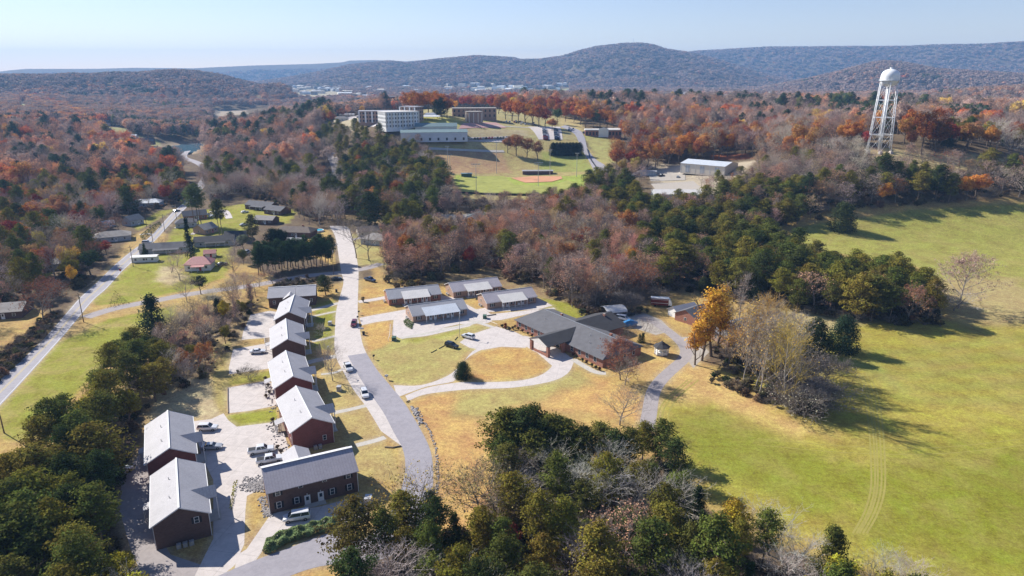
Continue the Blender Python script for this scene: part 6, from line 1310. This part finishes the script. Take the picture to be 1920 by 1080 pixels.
# small shrubs round the clinic, duplexes and row houses
def shrub(px, py, h, tint, label, gr, v=0, w=1.0):
    g = G(px, py); o = tree('shrub','shrub',(g[0],g[1]),h,tint,label,'shrub',gr,w,v); return o
for i, (x, y) in enumerate(((966,612),(972,616),(980,620),(990,625),(998,629))): shrub(x,y+3,1.5,(.06,.09,.04) if i % 2 else (.12,.035,.03),'clipped shrub in the front bed of the clinic, left of the canopy','shrubs in the left front bed of the clinic')
for i, (x, y) in enumerate(((1074,668),(1080,672),(1092,678),(1100,682),(1110,688),(1117,692),(1124,695))): shrub(x,y,1.6,(.05,.075,.035) if i % 3 else (.1,.04,.03),'clipped shrub in the front bed of the clinic, right of the canopy','shrubs in the right front bed of the clinic')
for i, (x, y) in enumerate(((942,614),(948,617),(955,620),(948,612),(962,618))): shrub(x,y,1.6,(.20,.04,.03) if i % 2 else (.07,.06,.04),'dark red shrub in the island bed at the clinic drive','shrubs in the island bed at the clinic drive',0,1.3)
for i in range(26): x = random.uniform(1085,1230); shrub(x,random.uniform(583,592),random.uniform(2,3.5),jit(random.choice([(.2,.14,.08),(.08,.09,.04),(.25,.18,.12)])),'rough bush along the wood edge behind the clinic','bushes along the wood edge behind the clinic',0,1.3)
for i in range(30):
    t_ = random.random(); x = 1330+t_*215+random.uniform(-6,6); y = 712+t_*75+random.uniform(-14,4); shrub(x,y,random.uniform(2,4),jit(random.choice([(.05,.07,.03),(.09,.08,.045),(.2,.16,.1)])),'tangled bush at the foot of the birch grove','bushes at the foot of the birch grove',0,1.3)
for i in range(11): g = G(random.uniform(1480,1552),random.uniform(712,778)); tree('bare_bush','bareshrub',(g[0],g[1]),random.uniform(7,11),jit((.40,.34,.27)),'sprawling grey leafless bush on the meadow side of the birch grove','bush','leafless bushes on the meadow side of the birch grove',1.2)
for i in range(14): g = G(random.uniform(1100,1230),random.uniform(560,580)); tree('bare_bush','bareshrub',(g[0],g[1]),random.uniform(5,8),jit((.36,.28,.22)),'brownish leafless bush spreading behind the clinic','bush','leafless bushes behind the clinic',1.3)
for i in range(16): t_ = i/15; g = G(1380+t_*380, 572+t_*42); shrub(1380+t_*380+random.uniform(-5,5),566+t_*46,random.uniform(2,4),jit(random.choice([(.28,.14,.06),(.1,.09,.04),(.2,.12,.06)])),'brown bush skirting the dark pine belt','bushes skirting the dark pine belt',0,1.4)
for i in range(16): shrub(random.uniform(720,800),random.uniform(515,545),random.uniform(2,4.5),jit(random.choice([(.10,.09,.04),(.3,.2,.06),(.16,.11,.07)])),'rough bush at the wood edge above the first duplex','bushes at the wood edge above the first duplex',0,1.3)
for x, y in ((498,712),(503,725),(506,738),(499,745),(512,790),(516,800),(520,842),(527,850)): shrub(x,y,1.4,jit((.14,.10,.06)),'garden plant behind the maroon row houses','garden plants behind the maroon row houses',0,1.3)
shrub(681,566,2.6,(.28,.22,.13),'dry brown bush at the first duplex path',None); shrub(446,700,1.5,(.1,.09,.05),'dark tuft at the lot corner',None)
for p in ((-60,1110),):
    pass
# ---- far woods nobody could count
OPEN = [[(p[0],p[1]) for p in z[0]] for z in ZONES if z[1] not in (C_FLOOR,C_BRUSH) and len(z[0]) < 40][1:]
OPEN += [[(265,258),(388,258),(392,335),(350,335),(345,318),(300,312),(265,300)], [(395,200),(510,200),(510,226),(395,236)], [(545,165),(640,168),(640,186),(545,182)]]
OPENW = [[tuple(G2(*p)) for p in z] for z in OPEN]
NEARW = [[tuple(G2(*p)) for p in z] for z in ([(-600,1500),(-600,640),(-200,560),(-100,390),(150,350),(345,340),(350,330),(480,318),(600,335),(628,310),(600,290),(600,242),(640,225),(770,208),(850,200),(1000,208),(1180,240),(1500,256),(1700,255),(1920,262),(2500,262),(2500,1500)],)]
pts = []
for r0, r1, sp, am in ((330,900,8.6,52),(900,1800,11.5,48),(1800,3600,17,46),(3600,7000,29,44)):
    n = int(math.radians(2*am)/2*(r1*r1-r0*r0)/sp**2); rr_ = np.sqrt(RNG.uniform(r0*r0, r1*r1, n)); a_ = np.radians(RNG.uniform(-am, am, n)); pts.append(np.column_stack([rr_*np.sin(a_), rr_*np.cos(a_), np.full(n, sp/7.5)]))
pts = np.concatenate(pts); keep = ~inpoly(pts[:,0], pts[:,1], NEARW[0])
for W in OPENW+LAKEW: keep &= ~inpoly(pts[:,0], pts[:,1], W)
for W, (a, b, c, d) in AV:
    k = np.where(keep & (pts[:,0]>a-3) & (pts[:,0]<b+3) & (pts[:,1]>c-3) & (pts[:,1]<d+3))[0]
    if len(k): keep[k[inpoly(pts[k,0], pts[k,1], [tuple(q) for q in W])]] = False
pts = pts[keep]; x, y = pts[:,0], pts[:,1]; r = np.hypot(x, y); n = len(x); z = H(x, y)-.3
pal = np.array([(.26,.19,.16),(.30,.21,.175),(.22,.175,.15),(.38,.20,.12),(.46,.14,.06),(.55,.27,.08),(.60,.42,.10),(.06,.09,.045),(.05,.075,.04),(.15,.15,.05)])
big = wob(x, y, 420)*.6+wob(x, y, 130, 2)*.6; green = wob(x, y, 610, 5)*.6+wob(x, y, 210, 3)*.5; u = RNG.uniform(size=n)
u = u-np.clip((r-900)/2500, 0, .35)
idx = np.select([green+u*.8 > .9, big+u > 1.15, big+u > .8, u > .93], [7+(RNG.integers(0, 3, n)), 4+(RNG.integers(0, 2, n)), np.full(n, 3), np.full(n, 6)], RNG.integers(0, 4, n))
idx = np.where((r > 2400) & (idx >= 3) & (idx <= 6) & (RNG.uniform(size=n) < .85), RNG.integers(0, 3, n), idx); idx = np.where((r < 1300) & (idx < 4) & (RNG.uniform(size=n) < .16), 8, idx)
tint = 1.25*pal[idx]*RNG.uniform(.75, 1.3, (n,1)); sc = RNG.uniform(.7, 1.3, n)*pts[:,2]**.75*np.where(r < 1800, 1.12, 1.0)
far = np.clip((r-3600)/1500, 0, 1)
def far_crown(seed, conifer=False, fine=1):
    rg = np.random.default_rng(seed); m = (34 if not conifer else 26); m = int(m*fine**2); u = rnd_unit(rg, m); C = u*np.array([4.2,4.2,4.6])*rg.uniform(.75,1.05,(m,1))+np.array([0,0,8.0])
    if conifer: f = rg.uniform(0,1,m); a = rg.uniform(0,6.28,m); R = 3.8*(1-f*.85); C = np.column_stack([np.cos(a)*R, np.sin(a)*R, 2+f*11]); u = np.column_stack([np.cos(a), np.sin(a), np.full(m,.5)])
    V, F = leaf_faces(rg, np.repeat(C, 3, 0)+rg.normal(size=(m*3,3))*.8, np.repeat(u, 3, 0)+np.array([0,0,.3]), 2.5/fine, .8, .6)
    me = np_mesh('far_crown', V, F, M['wood_leaf'], attrs={'var': ('FACE','FLOAT', rg.uniform(.1,.9,m*3))}); return bpy.data.objects.new('far_crown_source', me)
FARSRC = [far_crown(1), far_crown(2), far_crown(3), far_crown(4, True), far_crown(5, fine=2.4), far_crown(6, fine=2.4), far_crown(7, fine=2.4), far_crown(8, True, 2.4)]
def scatter(name, label, P_, tint, sc, turn, sort, sources):
    """one object: crowns or bushes set on points"""
    n = len(P_); me = bpy.data.meshes.new(name); me.vertices.add(n); me.vertices.foreach_set('co', np.asarray(P_, np.float32).ravel())
    for nm, typ, key, dat in (('tint','FLOAT_COLOR','color', np.column_stack([tint, np.ones(n)])), ('size','FLOAT_VECTOR','vector', sc), ('turn','FLOAT','value', turn), ('sort','INT','value', sort)):
        at = me.attributes.new(nm, typ, 'POINT'); at.data.foreach_set(key, np.asarray(dat, np.int32 if typ == 'INT' else np.float32).ravel())
    fw = link(name, me); tag(fw, label, None, None, 'stuff')
    ng = bpy.data.node_groups.new('scatter_'+name, 'GeometryNodeTree'); ng.interface.new_socket('Geometry', in_out='INPUT', socket_type='NodeSocketGeometry'); ng.interface.new_socket('Geometry', in_out='OUTPUT', socket_type='NodeSocketGeometry')
    N = ng.nodes; Lk = ng.links; gi = N.new('NodeGroupInput'); go = N.new('NodeGroupOutput'); jn = N.new('GeometryNodeJoinGeometry')
    def named(nm, dt): a = N.new('GeometryNodeInputNamedAttribute'); a.data_type = dt; a.inputs['Name'].default_value = nm; return [o for o in a.outputs if o.enabled and o.name == 'Attribute'][0]
    for k, src in enumerate(sources):
        if not (np.asarray(sort) == k).any(): continue
        ip = N.new('GeometryNodeInstanceOnPoints'); cmp_ = N.new('FunctionNodeCompare'); cmp_.data_type = 'INT'; cmp_.operation = 'EQUAL'; j2 = N.new('GeometryNodeJoinGeometry')
        for s1 in src: oi = N.new('GeometryNodeObjectInfo'); oi.inputs['Object'].default_value = s1; Lk.new(oi.outputs['Geometry'], j2.inputs[0])
        ii = [s_ for s_ in cmp_.inputs if s_.enabled]; Lk.new(named('sort','INT'), ii[0]); ii[1].default_value = k; Lk.new(cmp_.outputs[0], ip.inputs['Selection'])
        cx = N.new('ShaderNodeCombineXYZ'); Lk.new(named('turn','FLOAT'), cx.inputs[2]); Lk.new(cx.outputs[0], ip.inputs['Rotation']); Lk.new(named('size','FLOAT_VECTOR'), ip.inputs['Scale'])
        Lk.new(gi.outputs[0], ip.inputs['Points']); Lk.new(j2.outputs[0], ip.inputs['Instance']); Lk.new(ip.outputs[0], jn.inputs[0])
    Lk.new(jn.outputs[0], go.inputs[0]); md = fw.modifiers.new('scatter', 'NODES'); md.node_group = ng; return fw
keys, srcs = [], []
for kd, pr in PROTO.items():
    for i, (tr, cr) in enumerate(pr): keys.append((kd, i)); srcs.append([bpy.data.objects.new('source', tr), bpy.data.objects.new('source', cr)])
kind_i = np.where(idx >= 7, 3, RNG.integers(0, 3, n))+4
nearf = r < 1050
choice = {0: [('bare',0),('bare',1),('semi',0),('slim',0)], 1: [('semi',1),('slim',2),('broad',3)], 2: [('broad',0),('broad',1),('broad',2)], 3: [('pine',0),('pine',2),('pine',3)]}
for q in np.where(nearf)[0]:
    g_ = 3 if idx[q] >= 7 else 2 if idx[q] >= 4 else int(RNG.integers(0, 2)); ch = choice[g_]; kk = ch[int(RNG.integers(0, len(ch)))]
    kind_i[q] = 8+keys.index(kk); sc[q] *= 17.5/PH[kk[0]][kk[1]]*.95
    if g_ < 2: tint[q] *= 1.5
for q in np.where(r >= 2200)[0]: kind_i[q] -= 4
sz = np.column_stack([sc, sc, np.where(nearf, sc, np.minimum(sc, 1.3))])
scatter('far_woods', 'autumn woods covering the far slopes, valley and mountains', np.column_stack([x, y, z]), tint, sz, RNG.uniform(0, 6.28, n), kind_i, [[o] for o in FARSRC]+srcs)
# single trees for the ones that show largest, the crowd behind them as one mass
cnt = collections.Counter(o.get('category') for o in scene.objects if o.get('category'))
def shown(q):
    _, x, y, h = q[:4]; z = hz(x, y)+h*.6; d = (x, y, z-CAM_H); f = d[1]*CP-d[2]*SP; u = 960+FPX*x/f; v = 540-FPX*(d[1]*SP+d[2]*CP)/f
    return h/f*(1 if (-15 < u < 1935 and v < 1110 and f > 20) else .01)
PEND.sort(key=shown, reverse=True); rest = []
for q in PEND:
    k, x_, y_, h, tn, where, wd_, v, rz = q; nm, cat, mesh = KIND[k][:3]
    if cnt[cat] < 292 and shown(q) > h/60000*10 and shown(q) > .004: cnt[cat] += 1; tree(nm, mesh, (x_, y_), h, tn, f'{WORD[k]} {where}', cat, f'{WORD[k]}s {where}', wd_, v, rz)
    else: rest.append(q)
if rest:
    R_ = [(q[1], q[2], hz(q[1], q[2])-.1) for q in rest]; so2 = [keys.index((KIND[q[0]][2], q[7] % len(PROTO[KIND[q[0]][2]]))) for q in rest]
    s2 = [q[3]/PH[KIND[q[0]][2]][q[7] % len(PROTO[KIND[q[0]][2]])] for q in rest]
    scatter('background_woods', 'mixed trees standing behind and between the nearer ones', R_, [q[4] for q in rest], [(a*q[6], a*q[6], a) for a, q in zip(s2, rest)], [q[8] for q in rest], so2, srcs)
# undergrowth on the wood floors
def ground_brush(outline, sp, tints, h0, h1, seed):
    rg = random.Random(seed); W = [tuple(G2(*p)) for p in outline]; xs = [p[0] for p in W]; ys = [p[1] for p in W]
    n_ = int((max(xs)-min(xs))*(max(ys)-min(ys))/sp**2); xx = np.array([rg.uniform(min(xs), max(xs)) for _ in range(n_)]); yy = np.array([rg.uniform(min(ys), max(ys)) for _ in range(n_)])
    k = inpoly(xx, yy, W); xx, yy = xx[k], yy[k]
    for W2, (a, b, c, d) in AV:
        if len(xx): k = ~inpoly(xx, yy, [tuple(q) for q in W2]); xx, yy = xx[k], yy[k]
    zz = H(xx, yy)-.1; return [((a, b, c), jit(rg.choice(tints), .25), rg.uniform(h0, h1), rg.uniform(0, 6.28), rg.choice((0,0,1,2))) for a, b, c in zip(xx, yy, zz)]
DK = [(.05,.055,.025),(.07,.06,.03),(.10,.075,.045),(.12,.09,.055)]; BRN = [(.20,.14,.09),(.26,.16,.10),(.15,.11,.07),(.12,.11,.05)]
U = ground_brush([(-250,960),(30,925),(130,850),(205,765),(262,740),(285,770),(262,775),(240,850),(205,930),(215,1040),(270,1300),(-250,1300)], 2.6, DK, 1.0, 3.2, 1)
U += ground_brush([(700,1070),(800,1030),(900,1000),(950,900),(1060,885),(1200,880),(1262,895),(1290,960),(1400,1050),(1640,1125),(1850,1300),(600,1350)], 2.7, DK, 1.0, 3.0, 2)
U += ground_brush([(262,670),(345,600),(430,560),(490,560),(440,640),(400,700),(300,750),(262,740)], 3.0, DK+BRN, .8, 2.6, 3)
U += ground_brush([(1225,545),(1200,480),(1300,440),(1480,490),(1690,545),(1755,570),(1755,608),(1690,613),(1560,598),(1440,575),(1330,548)], 3.2, DK, 1.5, 4, 4)
U += ground_brush([(715,500),(735,530),(826,527),(838,514),(935,504),(950,530),(1005,534),(1025,560),(1110,588),(1165,580),(1215,560),(1235,530),(1200,450),(1100,403),(1000,398),(850,372),(800,420),(755,455)], 3.6, BRN, 1.5, 4.5, 5)
U += ground_brush([(1140,420),(1160,398),(1330,372),(1420,330),(1600,290),(1760,325),(1900,328),(1960,370),(1720,386),(1560,404),(1480,426),(1300,440)], 4.2, BRN+DK, 1.5, 4.5, 6)
U += ground_brush([(640,310),(700,275),(790,278),(850,368),(820,420),(730,450),(650,395)], 4.2, DK, 1.5, 4, 7)
U += ground_brush([(395,330),(600,335),(628,380),(600,425),(530,385),(440,370),(395,385)], 4.2, BRN, 1.5, 4, 8)
U += ground_brush([(-200,640),(60,565),(150,540),(190,480),(200,418),(345,378),(345,340),(-100,390)], 4.2, DK+BRN, 1.5, 4.5, 9)
U += ground_brush([(1330,655),(1450,655),(1550,730),(1550,780),(1480,778),(1380,735)], 2.4, BRN+DK, 1.0, 3.0, 10)
U += ground_brush([(-60,700),(0,665),(40,640),(75,605),(112,585),(118,592),(80,636),(40,686),(0,708),(-60,760)], 1.5, BRN+DK[:2], 1.2, 2.8, 11); U += ground_brush([(500,540),(560,520),(610,518),(600,530),(560,540),(520,550)], 2.0, DK, .8, 2.0, 12)
hh_ = [3.2, 2.4, 5.0]; sr = [[srcs[keys.index(('shrub',0))][1]], [srcs[keys.index(('shrub',1))][1]], srcs[keys.index(('bareshrub',0))]]
scatter('undergrowth', 'brushy undergrowth on the wood floors', [u[0] for u in U], [u[1] for u in U], [(u[2]/hh_[u[4]]*1.3, u[2]/hh_[u[4]]*1.3, u[2]/hh_[u[4]]) for u in U], [u[3] for u in U], [u[4] for u in U], sr)
print('rest', len(rest), 'brush', len(U))
print('TREES', TREE_N[0], 'far', n)
import collections
print(collections.Counter(o.get('category') for o in scene.objects if o.get('category')).most_common(20))
# ------------------------------------------------------------------ air, sun and sky
hb = MB().box(-8200, 8200, -8200, 8200, -12, 330)
t = NT('haze_air'); pv = t.n('ShaderNodeVolumePrincipled'); pv.inputs['Color'].default_value = (.30,.57,1,1); pv.inputs['Density'].default_value = .00011; pv.inputs['Anisotropy'].default_value = .1
t.l(pv.outputs[0], t.out.inputs['Volume'])
tag(hb.build('haze', t.mat), kind='stuff')
SUN_AZ = math.radians(-57); SUN_EL = math.radians(35)   # measured from straight ahead, towards the left
sd = Vector((math.sin(SUN_AZ)*math.cos(SUN_EL), math.cos(SUN_AZ)*math.cos(SUN_EL), math.sin(SUN_EL)))
sl = bpy.data.lights.new('sun', 'SUN'); sl.energy = 4.8; sl.angle = math.radians(.5); sl.color = (1, .94, .85)
so = bpy.data.objects.new('sun', sl); COL.objects.link(so); so.rotation_euler = (-sd).to_track_quat('-Z', 'Y').to_euler(); so.location = (0,0,300)
wd = bpy.data.worlds.new('World'); scene.world = wd; wd.use_nodes = True; nt = wd.node_tree
bg = nt.nodes['Background']; sk = nt.nodes.new('ShaderNodeTexSky'); sk.sky_type = 'NISHITA'; sk.sun_disc = False
sk.sun_elevation = SUN_EL; sk.sun_rotation = SUN_AZ; sk.air_density = 1.0; sk.dust_density = 0; sk.ozone_density = 2.0; sk.altitude = 200
tm = nt.nodes.new('ShaderNodeMix'); tm.data_type = 'RGBA'; tm.blend_type = 'MULTIPLY'; tm.inputs[0].default_value = 1; tm.inputs[7].default_value = (1.03,.93,1.04,1); nt.links.new(sk.outputs[0], tm.inputs[6]); nt.links.new(tm.outputs[2], bg.inputs['Color']); bg.inputs['Strength'].default_value = .076
vs = scene.view_settings; vs.view_transform = 'Standard'; vs.look = 'None'; vs.gamma = 1; vs.use_curve_mapping = False; vs.exposure = .80
cy = scene.cycles; cy.volume_bounces = 0; cy.max_bounces = 5; cy.diffuse_bounces = 2; cy.glossy_bounces = 2; cy.transmission_bounces = 3; cy.transparent_max_bounces = 4
cy.use_denoising = True
try: cy.denoiser = 'OPENIMAGEDENOISE'
except Exception: pass
cy.use_adaptive_sampling = True; cy.adaptive_threshold = .01; cy.caustics_reflective = False; cy.caustics_refractive = False; cy.sample_clamp_indirect = 4
